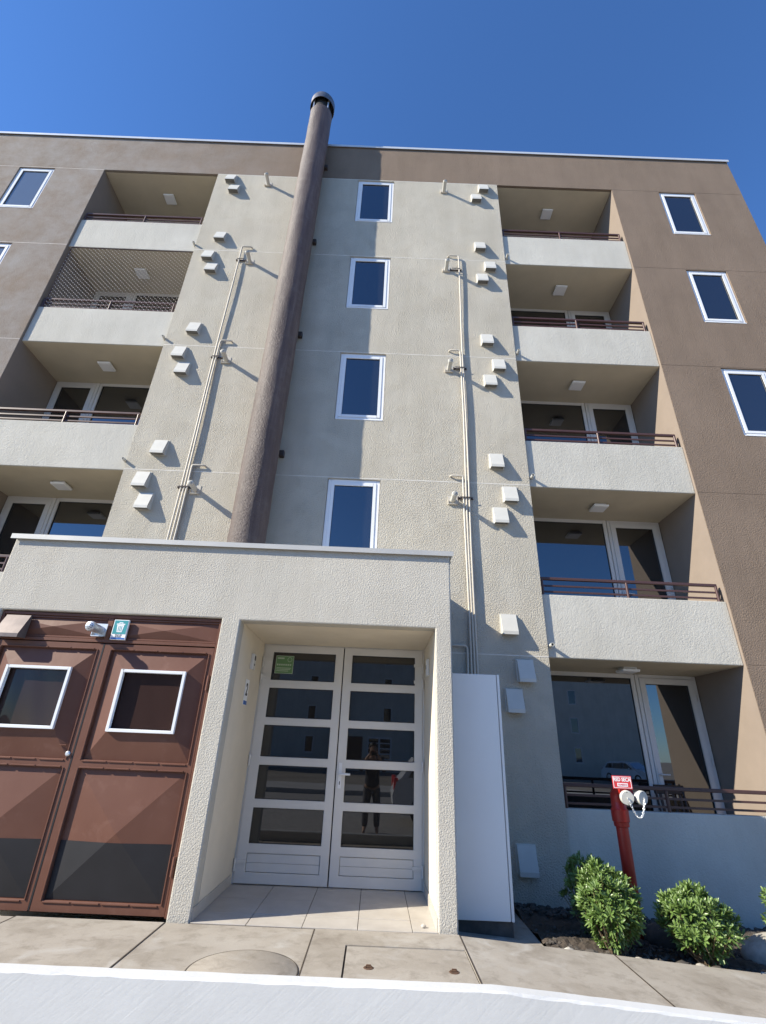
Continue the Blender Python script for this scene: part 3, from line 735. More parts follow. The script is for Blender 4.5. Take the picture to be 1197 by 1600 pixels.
# ---- glazed double door
DY = 5.86
b = MB(); b.box(OX0, OX0 + 0.018, DY + 0.01, DY + 0.08, 0.0, OZ); b.box(OX1 - 0.022, OX1, DY + 0.01, DY + 0.08, 0.0, OZ); b.box(OX0 + 0.018, OX1 - 0.022, DY + 0.01, DY + 0.08, OZ - 0.012, OZ); build('door_frame', b, 'pvc_warm', por)
b = MB(); b.box(OX0, OX1, DY + 0.09, DY + 0.10, 0.0, OZ); build('door_backing', b, 'dark', por)
rows = [(1.908, 2.219), (1.511, 1.823), (1.12, 1.433), (0.724, 1.040), (0.336, 0.647)]
for side, (xa, xb, ga, gb) in (('L', (-1.333, -0.408, -1.231, -0.497)), ('R', (-0.396, 0.524, -0.301, 0.436))):
    b = wall(xa, xb, 0.006, 2.300, DY, DY + 0.045, [(ga, gb, p, q) for p, q in rows] + [(ga, gb, 0.098, 0.256)]); b.bevel(0.004)
    lf = build('door_leaf', b, 'pvc_warm', por)
    for p, q in rows:
        b = MB(); b.box(ga - 0.004, gb + 0.004, DY + 0.018, DY + 0.026, p - 0.004, q + 0.004); build('pane', b, 'door_glass', lf)
        b = MB(); b.frame(ga - 0.001, gb + 0.001, p - 0.001, q + 0.001, 0.007, DY + 0.010, DY + 0.02); build('gasket', b, 'black', lf)
    b = MB(); b.box(ga + 0.004, gb - 0.004, DY + 0.010, DY + 0.03, 0.102, 0.176); b.box(ga + 0.004, gb - 0.004, DY + 0.010, DY + 0.03, 0.178, 0.252); b.bevel(0.002); build('kick_panel', b, 'pvc_warm', lf)
    b = MB(); b.box(ga - 0.001, gb + 0.001, DY + 0.031, DY + 0.034, 0.098, 0.256); build('kick_gasket', b, 'black', lf)
    hx = xa if side == 'L' else xb; s = -1 if side == 'L' else 1
    for hz in (2.11, 1.93, 1.09, 0.17):
        b = MB(); b.box(min(hx - s * 0.1, hx + s * 0.005), max(hx - s * 0.1, hx + s * 0.005), DY - 0.012, DY + 0.001, hz, hz + 0.032)
        b.tube([(hx + s * 0.004, DY - 0.016, hz - 0.06), (hx + s * 0.004, DY - 0.016, hz + 0.045)], 0.011, 10); build('hinge', b, 'pvc_warm', lf)
    if side == 'R':
        b = MB(); b.box(-0.372, -0.338, DY - 0.009, DY + 0.0005, 0.85, 1.09); b.tube([(-0.355, DY - 0.009, 0.985), (-0.355, DY - 0.05, 0.985), (-0.34, DY - 0.058, 0.985), (-0.245, DY - 0.058, 0.985)], 0.011, 10); build('handle', b, 'pvc', lf)
        b = MB(); b.box(-0.359, -0.351, DY - 0.0105, DY - 0.0085, 0.885, 0.915); build('keyhole', b, 'black', lf)
    else:
        st = MB(); st.box(-1.196, -0.988, DY + 0.0165, DY + 0.0178, 1.982, 2.182); sk = build('sticker', st, 'green', lf)
        st = MB(); st.frame(-1.196, -0.988, 1.982, 2.182, 0.005, DY + 0.0150, DY + 0.0163)
        st.box(-1.18, -1.10, DY + 0.0150, DY + 0.0163, 2.145, 2.162)
        for q in range(7): st.box(-1.18 + q * 0.025, -1.163 + q * 0.025, DY + 0.0150, DY + 0.0163, 2.072, 2.09)
        for q, (xe, zz) in enumerate(((-1.01, 2.045), (-1.02, 2.03), (-1.04, 2.012))): st.box(-1.18, xe, DY + 0.0150, DY + 0.0163, zz - 0.004, zz + 0.003)
        st.lathe([(0.022, DY + 0.015), (0.027, DY + 0.015)], 18, (-1.035, 0, 2.14), 'y', False, False)
        o = build('sticker_print', st, 'palegreen', lf)
# intercom, number plate and right-hand wall box
t = empty('intercom', (OX0, 5.35, 1.94), 'small pale intercom box on the left porch jamb above the number plate', 'intercom')
b = MB(); b.box(OX0 - 0.0005, OX0 + 0.035, 5.32, 5.42, 1.945, 2.105); b.bevel(0.006, 2); build('body', b, 'pvc_warm', t)
b = MB(); b.box(OX0 + 0.0345, OX0 + 0.037, 5.345, 5.395, 2.04, 2.085); b.box(OX0 + 0.0345, OX0 + 0.038, 5.36, 5.38, 1.985, 2.005); build('speaker_grille', b, 'bracket', t)
t = empty('number_plate', (OX0, 5.34, 1.6), 'narrow white house number plate with blue foot on the left porch jamb', 'number plate')
b = MB(); b.box(OX0 - 0.0005, OX0 + 0.003, 5.265, 5.40, 1.592, 1.838); build('plate', b, 'white', t)
b = MB(); b.box(OX0 + 0.003, OX0 + 0.0042, 5.267, 5.398, 1.594, 1.632); build('blue_band', b, 'blue', t)
SIDE = Matrix.Rotation(R(90), 3, 'Z') @ Matrix.Rotation(R(90), 3, 'X')
text('2', 0.165, (OX0 + 0.0035, 5.333, 1.735), SIDE, 'black', t, 'numeral', 1.0, 0.004)
t = empty('junction_box', (OX1, 5.3, 1.95), 'small pale wall box on the sunlit right porch jamb', 'box')
b = MB(); b.box(OX1 - 0.03, OX1 + 0.0005, 5.30, 5.40, 1.95, 2.12); b.bevel(0.006, 2); build('body', b, 'pvc_warm', t)
b = MB(); b.box(OX1 - 0.032, OX1 - 0.0295, 5.33, 5.37, 2.02, 2.06); build('button', b, 'bracket', t)

# ---- embossed steel gate (two leaves under a fixed strip)
GY = 4.752
def pyr(mb, x0, x1, z0, z1, y, d, inner=None):
    """sheet pressed into a shallow pyramid; with inner=(x0,x1,z0,z1) a frustum with an opening"""
    o = [(x0, y, z0), (x1, y, z0), (x1, y, z1), (x0, y, z1)]
    if inner:
        a, c, e, g = inner; i = [(a, y - d, e), (c, y - d, e), (c, y - d, g), (a, y - d, g)]
        for k in range(4): mb.quad(o[k], o[(k + 1) % 4], i[(k + 1) % 4], i[k])
    else:
        ap = ((x0 + x1) / 2, y - d, (z0 + z1) / 2)
        for k in range(4): mb.bm.faces.new([mb.bm.verts.new(q) for q in (o[k], o[(k + 1) % 4], ap)])
    bmesh.ops.remove_doubles(mb.bm, verts=mb.bm.verts, dist=1e-5); return mb
b = MB(); b.box(GX0 + 0.001, GX1 - 0.001, GY + 0.05, GY + 0.055, 0.0, 2.32); build('gate_backing', b, 'dark', por)
# outer frame and fixed strip
b = MB(); b.box(GX0 + 0.002, GX0 + 0.03, GY - 0.02, GY + 0.045, 0.004, 2.318); b.box(GX1 - 0.026, GX1 - 0.002, GY - 0.02, GY + 0.045, 0.004, 2.318); b.box(GX0 + 0.03, GX1 - 0.026, GY - 0.02, GY + 0.045, 2.29, 2.318)
b.box(GX0 + 0.03, GX1 - 0.026, GY - 0.018, GY + 0.045, 2.052, 2.082); b.bevel(0.003); gf = build('gate_frame', b, 'gate', por)
b = MB(); b.box(-2.645, -2.595, GY - 0.012, GY + 0.04, 2.082, 2.29); build('mullion', b, 'gate', gf)
for xa, xb in ((GX0 + 0.034, -2.650), (-2.59, GX1 - 0.03)):
    b = pyr(MB(), xa, xb, 2.10, 2.27, GY + 0.006, 0.03); build('strip_panel', b, 'gate', gf)
    for zz in (2.084, 2.270):
        b = MB(); b.box(xa, xb, GY - 0.008, GY + 0.012, zz, zz + 0.018); b.bevel(0.003); build('bead', b, 'gate', gf)
for side, (xa, xb) in (('L', (-3.658, -2.624)), ('R', (-2.614, -1.564))):
    pa, pb = (xa + 0.075, xb - 0.05) if side == 'L' else (xa + 0.08, xb - 0.048)
    if side == 'R': wa, wb_ = -2.372, -1.777
    else: wa, wb_ = -3.44, -2.842
    b = wall(xa, xb, 0.012, 2.044, GY - 0.012, GY + 0.03, [(pa, pb, 1.06, 1.985), (pa, pb, 0.085, 0.992)]); b.bevel(0.003)
    lf = build('gate_leaf', b, 'gate', por)
    b = pyr(MB(), pa - 0.002, pb + 0.002, 1.06, 1.987, GY + 0.014, 0.045, (wa, wb_, 1.29, 1.81)); build('upper_panel', b, 'gate', lf)
    b = pyr(MB(), pa - 0.002, pb + 0.002, 0.083, 0.994, GY + 0.014, 0.06); build('lower_panel', b, 'gate', lf)
    b = pyr(MB(), pa + 0.004, pb - 0.004, 0.083, 0.994, GY + 0.0105, 0.06)
    bmesh.ops.bisect_plane(b.bm, geom=b.bm.verts[:] + b.bm.edges[:] + b.bm.faces[:], plane_co=(0, 0, 0.475), plane_no=(0, 0, 1), clear_outer=True)
    bmesh.ops.bisect_plane(b.bm, geom=b.bm.verts[:] + b.bm.edges[:] + b.bm.faces[:], plane_co=(0, 0, 0.09), plane_no=(0, 0, 1), clear_inner=True)
    build('kick_plate', b, 'rubber', lf)
    for (p, q) in ((1.045, 2.0), (0.07, 1.007)):
        L = pb - pa; n = 4
        for zz in (p, q - 0.012):
            for i in range(n):
                b = MB(); b.box(pa + L * i / n + 0.004, pa + L * (i + 1) / n - random.uniform(0.01, 0.03), GY - 0.020, GY - 0.011, zz, zz + 0.011); b.bevel(0.002); build('bead', b, 'gate', lf)
        for xx in (pa - 0.013, pb + 0.003):
            b = MB(); b.box(xx, xx + 0.010, GY - 0.020, GY - 0.011, p + 0.012, q - 0.012); b.bevel(0.002); build('bead', b, 'gate', lf)
    yw = GY - 0.031
    b = MB(); b.frame(wa - 0.004, wb_ + 0.004, 1.286, 1.814, 0.026, yw - 0.024, yw + 0.012); b.bevel(0.003); build('window_frame', b, 'pvc', lf)
    b = MB(); nx = 24; v = []
    for i in range(nx + 1):
        for j in range(nx + 1):
            x = wa + (wb_ - wa) * i / nx; z = 1.29 + 0.52 * j / nx
            v.append(b.bm.verts.new((x, yw + 0.034 + 0.002 * math.sin(x * 9) * math.sin(z * 7) + 0.0006 * math.sin(x * 31 + z * 9), z)))
    for i in range(nx):
        for j in range(nx): f = b.bm.faces.new((v[i * (nx + 1) + j], v[(i + 1) * (nx + 1) + j], v[(i + 1) * (nx + 1) + j + 1], v[i * (nx + 1) + j + 1])); f.smooth = True
    build('pane', b, 'frosted', lf)
    hx = xa if side == 'L' else xb
    for hz in (0.27, 1.66):
        b = MB(); b.tube([(hx, GY - 0.028, hz), (hx, GY - 0.028, hz + 0.13)], 0.014, 12); build('hinge', b, 'gate', lf)
b = MB(); b.lathe([(0.021, GY - 0.011), (0.021, GY - 0.02), (0.014, GY - 0.027), (0.001, GY - 0.028)], 20, (-2.662, 0, 1.10), 'y', False, False); build('lock', b, 'galv', gf)
b = MB(); b.box(-2.76, -2.70, GY - 0.018, GY - 0.0115, 1.165, 1.172); build('lock_plate_edge', b, 'gate', gf)
b = MB(); b.box(-2.614 - 0.01, -2.614 + 0.001, GY - 0.014, GY - 0.0125, 0.02, 2.04); build('leaf_gap', b, 'black', gf)

# hood, flue and sign over the gate
t = empty('gate_vent_hood', (-3.46, GY, 2.3), 'large brown-grey sheet metal vent hood above the left gate leaf', 'vent')
b = MB(); y0 = GY - 0.021; xa, xb = -3.62, -3.385
secs = [[(x, y0, 2.275), (x, y0 - 0.02, 2.275), (x, y0 - 0.115, 2.085), (x, y0 - 0.115, 2.05), (x, y0, 2.06)] for x in (xa, xb)]
for i in range(3): b.quad(secs[0][i], secs[1][i], secs[1][i + 1], secs[0][i + 1])
for s in secs: b.bm.faces.new([b.bm.verts.new(q) for q in s])
bmesh.ops.remove_doubles(b.bm, verts=b.bm.verts, dist=1e-5)
M['hoodbrown'] = plain('faded_hood_metal', (0.18, 0.145, 0.13), 0.4, 0.2, 0.18, 9)
o = build('hood', b, 'hoodbrown', t); sm = o.modifiers.new('thickness', 'SOLIDIFY'); sm.thickness = 0.004
b = MB(); b.box(xa + 0.01, xb - 0.01, y0 - 0.09, y0, 2.09, 2.094); build('grille', b, 'dark', t)
t = empty('gate_flue_terminal', (-2.67, GY, 2.175), 'galvanised flue with perforated end sticking out above the gate', 'flue pipe')
terminal(t, -2.692, 2.165, 0.175, 0.040, GY - 0.021, 0.062, 'galv', 'galv', 24)
t = empty('bin_room_sign', (-2.495, GY, 2.08), 'teal and white sign with a bin pictogram above the gate', 'sign')
sy = GY - 0.045
b = MB(); b.box(-2.567, -2.424, sy, sy + 0.024, 2.078, 2.268); b.bevel(0.002); build('board', b, 'white', t)
b = MB(); b.box(-2.560, -2.431, sy - 0.0012, sy + 0.0004, 2.132, 2.262); build('teal_field', b, 'teal', t)
b = MB(); b.box(-2.560, -2.431, sy - 0.0012, sy + 0.0004, 2.083, 2.098); build('blue_band', b, 'blue', t)
b = MB(); yb_ = sy - 0.0022; yc_ = sy - 0.0012; c = -2.495
b.hexa([(c + x * f_, y, z) for x in (-1, 1) for y in (yb_, yc_) for z, f_ in ((2.15, 0.024), (2.218, 0.034))])
b.box(c - 0.040, c + 0.040, yb_, yc_, 2.221, 2.231); b.box(c - 0.018, c + 0.018, yb_, yc_, 2.237, 2.244); b.box(c - 0.018, c - 0.012, yb_, yc_, 2.231, 2.237); b.box(c + 0.012, c + 0.018, yb_, yc_, 2.231, 2.237)
build('bin_symbol', b, 'white', t)
b = MB()
for q in (-0.014, 0, 0.014): b.box(c + q - 0.0028, c + q + 0.0028, yb_ - 0.0008, yb_ - 0.0001, 2.158, 2.208)
build('bin_slots', b, 'teal', t)
text('SALA DE', 0.017, (c, sy - 0.001, 2.122), FRONT, 'black', t, 'lettering'); text('BASURA', 0.017, (c, sy - 0.001, 2.106), FRONT, 'black', t, 'lettering')

# ================================================================== meter cabinet
t = empty('meter_cabinet', (0.95, 5.0, -0.09), 'tall plain white meter cabinet in the shade beside the porch', 'cabinet')
b = MB(); b.box(0.706, 1.205, 5.022, 6.025, 0.008, 1.945); b.bevel(0.004); build('body', b, 'cabinet', t)
b = MB(); b.box(0.708, 1.176, 5.0, 5.018, 0.010, 1.943); b.bevel(0.003); build('door', b, 'cabinet', t)
b = MB(); b.box(1.184, 1.207, 4.998, 5.0215, 0.008, 1.945); b.bevel(0.003); build('door_frame', b, 'cabinet', t)
b = MB(); b.box(0.712, 1.195, 5.012, 6.02, -0.14, 0.0075); build('plinth', b, 'stone_dark', t)
b = MB(); b.box(0.706, 0.90, 5.3, 5.9, 1.945, 1.965); build('top_plate', b, 'white', t)

# ================================================================== dry riser (red standpipe)
M['capgrey'] = plain('cap_aluminium', (0.50, 0.50, 0.48), 0.4, 0.35, 0.1, 20)
HX, HY = 2.392, 5.42
t = empty('dry_riser', (HX, HY, -0.15), 'red fire standpipe with two capped outlets and a chain behind a shrub', 'standpipe')
b = MB(); pr = [(0.055, -0.16), (0.055, 0.66), (0.068, 0.665), (0.070, 0.70), (0.078, 0.705), (0.080, 0.80), (0.068, 0.815), (0.066, 0.88)]
b.lathe(pr, 32, (HX, HY, 0)); 
b.tube([(HX, HY, 0.86), (HX, HY - 0.004, 0.92), (HX + 0.012, HY - 0.03, 0.965), (HX + 0.03, HY - 0.10, 0.972)], [0.066, 0.068, 0.062, 0.05], 24)
build('pipe', b, 'red', t)
def outlet(c, d):
    c = Vector(c); d = Vector(d).normalized()
    b = MB(); b.tube([c, c + d * 0.05, c + d * 0.051, c + d * 0.075], [0.036, 0.036, 0.052, 0.052], 24); o = build('outlet', b, 'galv', t)
    e = c + d * 0.0755
    b = MB(); b.tube([e, e + d * 0.003, e + d * 0.004, e + d * 0.028, e + d * 0.034, e + d * 0.0342, e + d * 0.02], [0.050, 0.060, 0.062, 0.062, 0.057, 0.045, 0.044], 28, False); cp = build('cap', b, 'hood', o)
    b = MB(); b.tube([e + d * 0.015, e + d * 0.021], [0.045, 0.045], 24); build('cap_groove', b, 'bracket', o)
    b = MB(); b.tube([e + d * 0.02, e + d * 0.029, e + d * 0.032], [0.034, 0.034, 0.028], 24); b.tube([e + d * 0.03, e + d * 0.046], [0.007, 0.007], 8); build('cap_face', b, 'capgrey', o)
    return e + d * 0.046
b = MB(); b.tube([(HX + 0.02, HY - 0.07, 0.955), (HX + 0.11, HY - 0.07, 0.945)], 0.038, 18); build('branch', b, 'red', t)
e1 = outlet((HX + 0.018, HY - 0.08, 0.925), (-0.05, -1, -0.12))
e2 = outlet((HX + 0.125, HY - 0.075, 0.925), (0.42, -1, -0.10))
b = MB(); n = 22; pts = []
for i in range(n + 1):
    u = i / n; p = e1.lerp(e2, u); p.z -= 0.62 * u * (1 - u); p.y -= 0.01 * math.sin(math.pi * u); pts.append(p)
for i, (p, q) in enumerate(zip(pts, pts[1:])):
    d = (q - p).normalized(); s = Vector((0, 1, 0)) if i % 2 else d.cross(Vector((0, 1, 0))).normalized(); h = (q - p).length * 0.68; m_ = (p + q) / 2
    ring = [m_ + d * h * math.cos(a) + s * 0.0075 * math.sin(a) for a in [2 * math.pi * k / 10 for k in range(11)]]
    b.tube(ring, 0.0026, 5, False)
build('chain', b, 'galv', t)
SY = HY - 0.055
sg = empty('dry_riser_sign', (HX - 0.005, SY - 0.09, 0.99), 'small red RED SECA sign on top of the red standpipe', 'sign')
b = MB(); b.box(HX - 0.093, HX + 0.093, SY - 0.098, SY - 0.094, 0.985, 1.095); b.bevel(0.0012); build('board', b, 'signred', sg)
b = MB(); b.frame(HX - 0.086, HX + 0.086, 0.992, 1.088, 0.004, SY - 0.0995, SY - 0.0978); build('border', b, 'white', sg)
text('RED SECA', 0.043, (HX, SY - 0.0985, 1.062), FRONT, 'white', sg, 'lettering', 0.86, 0.0012)
b = MB(); b.box(HX - 0.050, HX + 0.050, SY - 0.0995, SY - 0.0978, 1.005, 1.034); build('text_panel', b, 'white', sg)
text('BOMBEROS', 0.021, (HX, SY - 0.1, 1.0195), FRONT, 'signred', sg, 'lettering', 0.8)
b = MB(); b.box(HX - 0.012, HX + 0.012, SY - 0.094, SY - 0.088, 0.955, 1.05); build('stand', b, 'red', sg)

# ================================================================== shrubs
def shrub(c, rx, ry, rz, n, label, lean=(0, 0), skirt=0.55):
    cx_, cy_, cz = c; t = empty('round_shrub', c, label, 'shrub', 'round leafy shrubs in the bed')
    lf = MB(); stm = MB()
    for i in range(n):
        while True:
            d = Vector((random.gauss(0, 1), random.gauss(0, 1), random.gauss(0.25, 1)))
            if d.length > 0.2: break
        d.normalize(); s = random.uniform(0.80, 1.03) if random.random() < 0.78 else random.uniform(0.4, 0.8)
        zc = rz * 1.08
        k = 1.0 if d.z > -0.2 else (skirt + 0.45 * (1 + d.z))
        lump = 1 + 0.10 * math.sin(d.x * 6 + cx_ * 5) + 0.08 * math.sin(d.z * 8 + d.y * 5)
        p = Vector((cx_ + d.x * rx * s * k * lump + lean[0] * (1 + d.z) * 0.5, cy_ + d.y * ry * s * k * lump, cz + zc + d.z * rz * s * lump))
        if p.z < cz + 0.03: p.z = cz + random.uniform(0.03, 0.12)
        up = (d * 0.9 + Vector((0, 0, 0.75)) + Vector((random.gauss(0, 0.25),) * 1 + (random.gauss(0, 0.25), random.gauss(0, 0.2)))).normalized()
        a = up.orthogonal().normalized(); bb_ = up.cross(a)
        cnt = random.randint(7, 10); L0 = random.uniform(0.046, 0.070)
        for q in range(cnt):
            an = 2 * math.pi * q / cnt + random.uniform(-0.3, 0.3); inner = q % 3 == 0
            tilt = random.uniform(0.25, 0.6) if inner else random.uniform(0.7, 1.25)
            out = (a * math.cos(an) + bb_ * math.sin(an)); dr = (up * math.cos(tilt) + out * math.sin(tilt)).normalized()
            L = L0 * random.uniform(0.8, 1.15); wd = L * random.uniform(0.125, 0.165); sd_ = dr.cross(up)
            if sd_.length < 1e-3: continue
            sd_.normalize(); nn = sd_.cross(dr)
            base = p + dr * 0.006; mid = p + dr * L * 0.62 + nn * L * 0.05; tip = p + dr * L - nn * L * 0.03
            V = [lf.bm.verts.new(z) for z in (base, mid + sd_ * wd, tip + sd_ * wd * 0.35, tip - sd_ * wd * 0.35, mid - sd_ * wd, mid - nn * L * 0.05)]
            lf.bm.faces.new((V[0], V[1], V[5])); lf.bm.faces.new((V[1], V[2], V[5])); lf.bm.faces.new((V[2], V[3], V[5])); lf.bm.faces.new((V[3], V[4], V[5])); lf.bm.faces.new((V[4], V[0], V[5]))
        if i % 3 == 0:
            r0 = Vector((cx_ + random.uniform(-0.05, 0.05), cy_ + random.uniform(-0.05, 0.05), cz - 0.03)); m_ = r0.lerp(p, 0.5) + Vector((0, 0, -0.02))
            stm.tube([r0, m_, p], [0.007, 0.005, 0.0025], 5, False)
    o = build('foliage', lf, 'leaf', t, recalc=False); o['kind'] = 'stuff'
    o = build('stem', stm, 'stem', t, recalc=False)
shrub((1.945, 4.86, gz(1.9) - 0.04), 0.225, 0.22, 0.25, 640, 'round leafy shrub in front of the red standpipe', (-0.02, 0))
shrub((2.675, 4.86, gz(2.6) - 0.04), 0.265, 0.24, 0.215, 660, 'round leafy shrub standing alone right of the red standpipe', (-0.05, 0))
shrub((3.58, 4.93, gz(3.3) - 0.04), 0.27, 0.24, 0.25, 290, 'leafy shrub cut off by the right edge of the picture')
shrub((1.96, 5.26, gz(1.9) - 0.04), 0.24, 0.2, 0.25, 260, 'dark shaded shrub half hidden behind the shrub by the standpipe')

# ================================================================== chair on the ground-floor balcony
t = empty('balcony_chair', (3.75, 6.62, 0.05), 'dark slatted chair on the ground-floor balcony behind the railing', 'chair')
x0, x1, y0, y1, zf = 3.52, 3.90, 6.50, 6.86, 0.05
b = MB(); b.box(x0, x1, y0, y1, zf + 0.42, zf + 0.45); b.bevel(0.008); build('seat', b, 'chair', t)
for x in (x0 + 0.02, x1 - 0.02):
    b = MB(); b.tube([(x, y0 + 0.02, zf), (x, y0 + 0.02, zf + 0.43)], 0.014, 8); build('leg', b, 'chair', t)
    b = MB(); b.tube([(x, y1 - 0.02, zf), (x, y1 - 0.02, zf + 0.45), (x, y1 + 0.05, zf + 0.9)], 0.014, 8); build('leg', b, 'chair', t)
b = MB(); b.box(x0, x1, y1 + 0.035, y1 + 0.055, zf + 0.82, zf + 0.92); b.bevel(0.006); bk = build('backrest', b, 'chair', t)
for q in range(4):
    b = MB(); xx = x0 + 0.07 + q * 0.08; b.hexa([(x, y + dy, z) for x in (xx - 0.015, xx + 0.015) for y in (0, 0.012) for z, dy in ((zf + 0.45, y1 - 0.02), (zf + 0.82, y1 + 0.035))]); build('slat', b, 'chair', bk)

# ================================================================== across the street (seen in the glass)
OY = -33.0
op = empty('opposite_building', (0, OY, -0.2), 'twin apartment block across the street, seen reflected in the glass', 'building')
holes = []; wins = []
for k in range(5):
    zb = -0.2 + 2.4 * k
    for xc in (-14.5, -5.5, 1.0, 9.0, 18.0):
        holes.append((xc - 0.38, xc + 0.38, zb + 0.95, zb + 2.25)); wins.append(holes[-1])
    for xc in (-10, 5.2, 13.5): holes.append((xc - 1.2, xc + 1.2, zb + 0.9, zb + 2.3))
mb = wall(-24, 24, -0.41, 13.0, -OY, -OY + 0.2, holes)
for v in mb.bm.verts: v.co.y = -v.co.y
build('facade', mb, 'opposite', op)
b = MB(); b.box(-24, 24, OY - 9, OY - 1.3, -0.4, 12.8); build('core', b, 'opposite_brown', op)
b = MB(); b.box(-24, 24, OY - 1.29, OY - 0.21, 12.6, 12.8); build('roof', b, 'opposite_brown', op)
for (a, c, e, g) in wins:
    b = MB()
    b.frame(a, c, e, g, 0.08, OY - 0.08, OY - 0.03); wn = build('window', b, 'pvc', op)
    b = MB(); b.box(a + 0.08, c - 0.08, OY - 0.07, OY - 0.06, e + 0.08, g - 0.08); build('pane', b, 'glass', wn)
for xc in (-10, 5.2, 13.5):
    for k in range(5):
        zb = -0.2 + 2.4 * k; b = MB(); b.frame(xc - 1.15, xc + 1.15, zb + 0.1, zb + 2.28, 0.08, OY - 1.25, OY - 1.2); wn = build('balcony_door', b, 'pvc', op)
        b = MB(); b.box(xc - 1.07, xc + 1.07, OY - 1.24, OY - 1.23, zb + 0.18, zb + 2.2); build('pane', b, 'glass', wn)
        b = MB(); b.box(xc - 1.2, xc + 1.2, OY - 1.29, OY - 0.2, zb - 0.1, zb + 0.1); build('balcony_slab', b, 'opposite', op)
b = MB(); b.box(-3.4, 2.9, OY + 0.001, OY + 1.4, -0.4, 2.9); build('porch', b, 'opposite', op)
b = MB(); b.box(-0.6, 1.4, OY + 1.401, OY + 1.43, -0.2, 2.1); dd = build('entrance_door', b, 'pvc', op)
for k in range(5):
    for xx in (-0.5, 0.45): b = MB(); b.box(xx, xx + 0.8, OY + 1.43, OY + 1.44, 0.15 + k * 0.38, 0.45 + k * 0.38); build('pane', b, 'glass', dd)
b = MB(); b.box(-3.2, -1.0, OY + 1.401, OY + 1.42, -0.2, 2.1); build('gate', b, 'gate', op)
b = MB(); b.tube([(-2.6, OY + 0.3, 2.9), (-2.6, OY + 0.3, 13.6)], 0.24, 16); build('flue', b, 'chimney', op)

# parked car behind the photographer (reflected in the door)
car = empty('parked_car', (2.45, -2.2, -0.35), 'white parked hatchback on the road, seen reflected in the entrance door', 'car')
gx, gy, g0 = 2.45, -2.2, -0.35
prof = [(-1.95, 0.35), (-1.98, 0.62), (-1.90, 0.88), (-1.78, 0.98), (-1.45, 1.40), (-1.25, 1.46), (0.2, 1.47), (0.55, 1.40), (1.10, 1.0), (1.75, 0.88), (1.98, 0.70), (2.0, 0.38), (1.75, 0.25), (-1.75, 0.25)]
b = MB(); rings = []
for yy, f_ in ((-0.84, 0.0), (-0.80, 1.0), (0.80, 1.0), (0.84, 0.0)):
    ring = []
    for (x, z) in prof:
        ins = 0.0
        tum = max(0, z - 0.95) * 0.28 * (1 if yy > 0 else -1)
        sh = 0.985 if f_ == 0 else 1.0
        ring.append(b.bm.verts.new((gx + x * sh, gy + yy - tum, g0 + (z - 0.6) * sh + 0.6)))
    rings.append(ring)
for a, c in zip(rings, rings[1:]):
    for k in range(len(prof)): b.bm.faces.new((a[k], a[(k + 1) % len(prof)], c[(k + 1) % len(prof)], c[k]))
b.bm.faces.new(rings[0]); b.bm.faces.new(rings[-1][::-1]); b.bevel(0.03, 2, 25); build('body', b, 'carpaint', car)
for s in (-1, 1):
    def q(x, z, e=0.008): return (gx + x, gy + s * (0.848 + e) - s * max(0, z - 0.95) * 0.28, g0 + z)
    for poly in ([(-1.6, 1.0), (-1.38, 1.34), (-0.85, 1.37), (-0.85, 0.99)], [(-0.80, 0.99), (-0.80, 1.37), (0.15, 1.37), (0.15, 0.98)], [(0.2, 0.98), (0.2, 1.37), (0.42, 1.34), (0.95, 0.98)]):
        b = MB(); f1 = [b.bm.verts.new(q(*p)) for p in poly]; b.bm.faces.new(f1); build('side_window', b, 'glass', car, recalc=False)
    for x in (-1.25, 1.28):
        b = MB(); b.lathe([(0.20, gy + s * 0.70), (0.31, gy + s * 0.70), (0.315, gy + s * 0.84), (0.29, gy + s * 0.87), (0.20, gy + s * 0.86)], 28, (gx + x, 0, g0 + 0.315), 'y', False, False); wh = build('wheel', b, 'rubber', car)
        b = MB(); b.lathe([(0.2, gy + s * 0.85), (0.05, gy + s * 0.868), (0.001, gy + s * 0.868)], 20, (gx + x, 0, g0 + 0.315), 'y', False, False); build('rim', b, 'galv', wh)
    b = MB(); b.box(gx + 1.80, gx + 1.99, gy + s * 0.62 - 0.14, gy + s * 0.62 + 0.14, g0 + 0.66, g0 + 0.80); b.bevel(0.02, 2); build('headlight', b, 'glass', car)
    b = MB(); b.box(gx - 1.955, gx - 1.85, gy + s * 0.68 - 0.1, gy + s * 0.68 + 0.1, g0 + 0.72, g0 + 0.98); b.bevel(0.02, 2); build('tail_light', b, 'signred', car)
    b = MB(); b.ico((gx + 0.75, gy + s * 0.95, g0 + 1.0), 0.09, 2, (0.6, 1.0, 0.7)); build('mirror', b, 'carpaint', car)
b = MB(); b.quad((gx + 0.60, gy - 0.62, g0 + 1.385), (gx + 0.60, gy + 0.62, g0 + 1.385), (gx + 1.08, gy + 0.74, g0 + 1.03), (gx + 1.08, gy - 0.74, g0 + 1.03)); build('windscreen', b, 'glass', car, recalc=False)

far = dup(car, None, (20.3, -29.0, -0.42)); far.rotation_euler = (0, 0, R(62))
far['label'] = 'distant white hatchback across the street, seen reflected in the ground-floor window'
t = empty('street_planter', (9.5, -25.5, -0.42), 'white box planter with low greenery across the street, reflected in the ground-floor window', 'planter')
b = MB(); b.box(9.0, 10.0, -25.9, -25.1, -0.41, 0.35); b.bevel(0.02); build('box', b, 'white', t)
b = MB()
for k in range(260): b.ico((9.5 + random.gauss(0, 0.3), -25.5 + random.gauss(0, 0.25), 0.45 + abs(random.gauss(0, 0.18))), random.uniform(0.04, 0.09), 1, (1, 1, 0.6), 0.3)
o = build('greenery', b, 'leaf', t); o['kind'] = 'stuff'

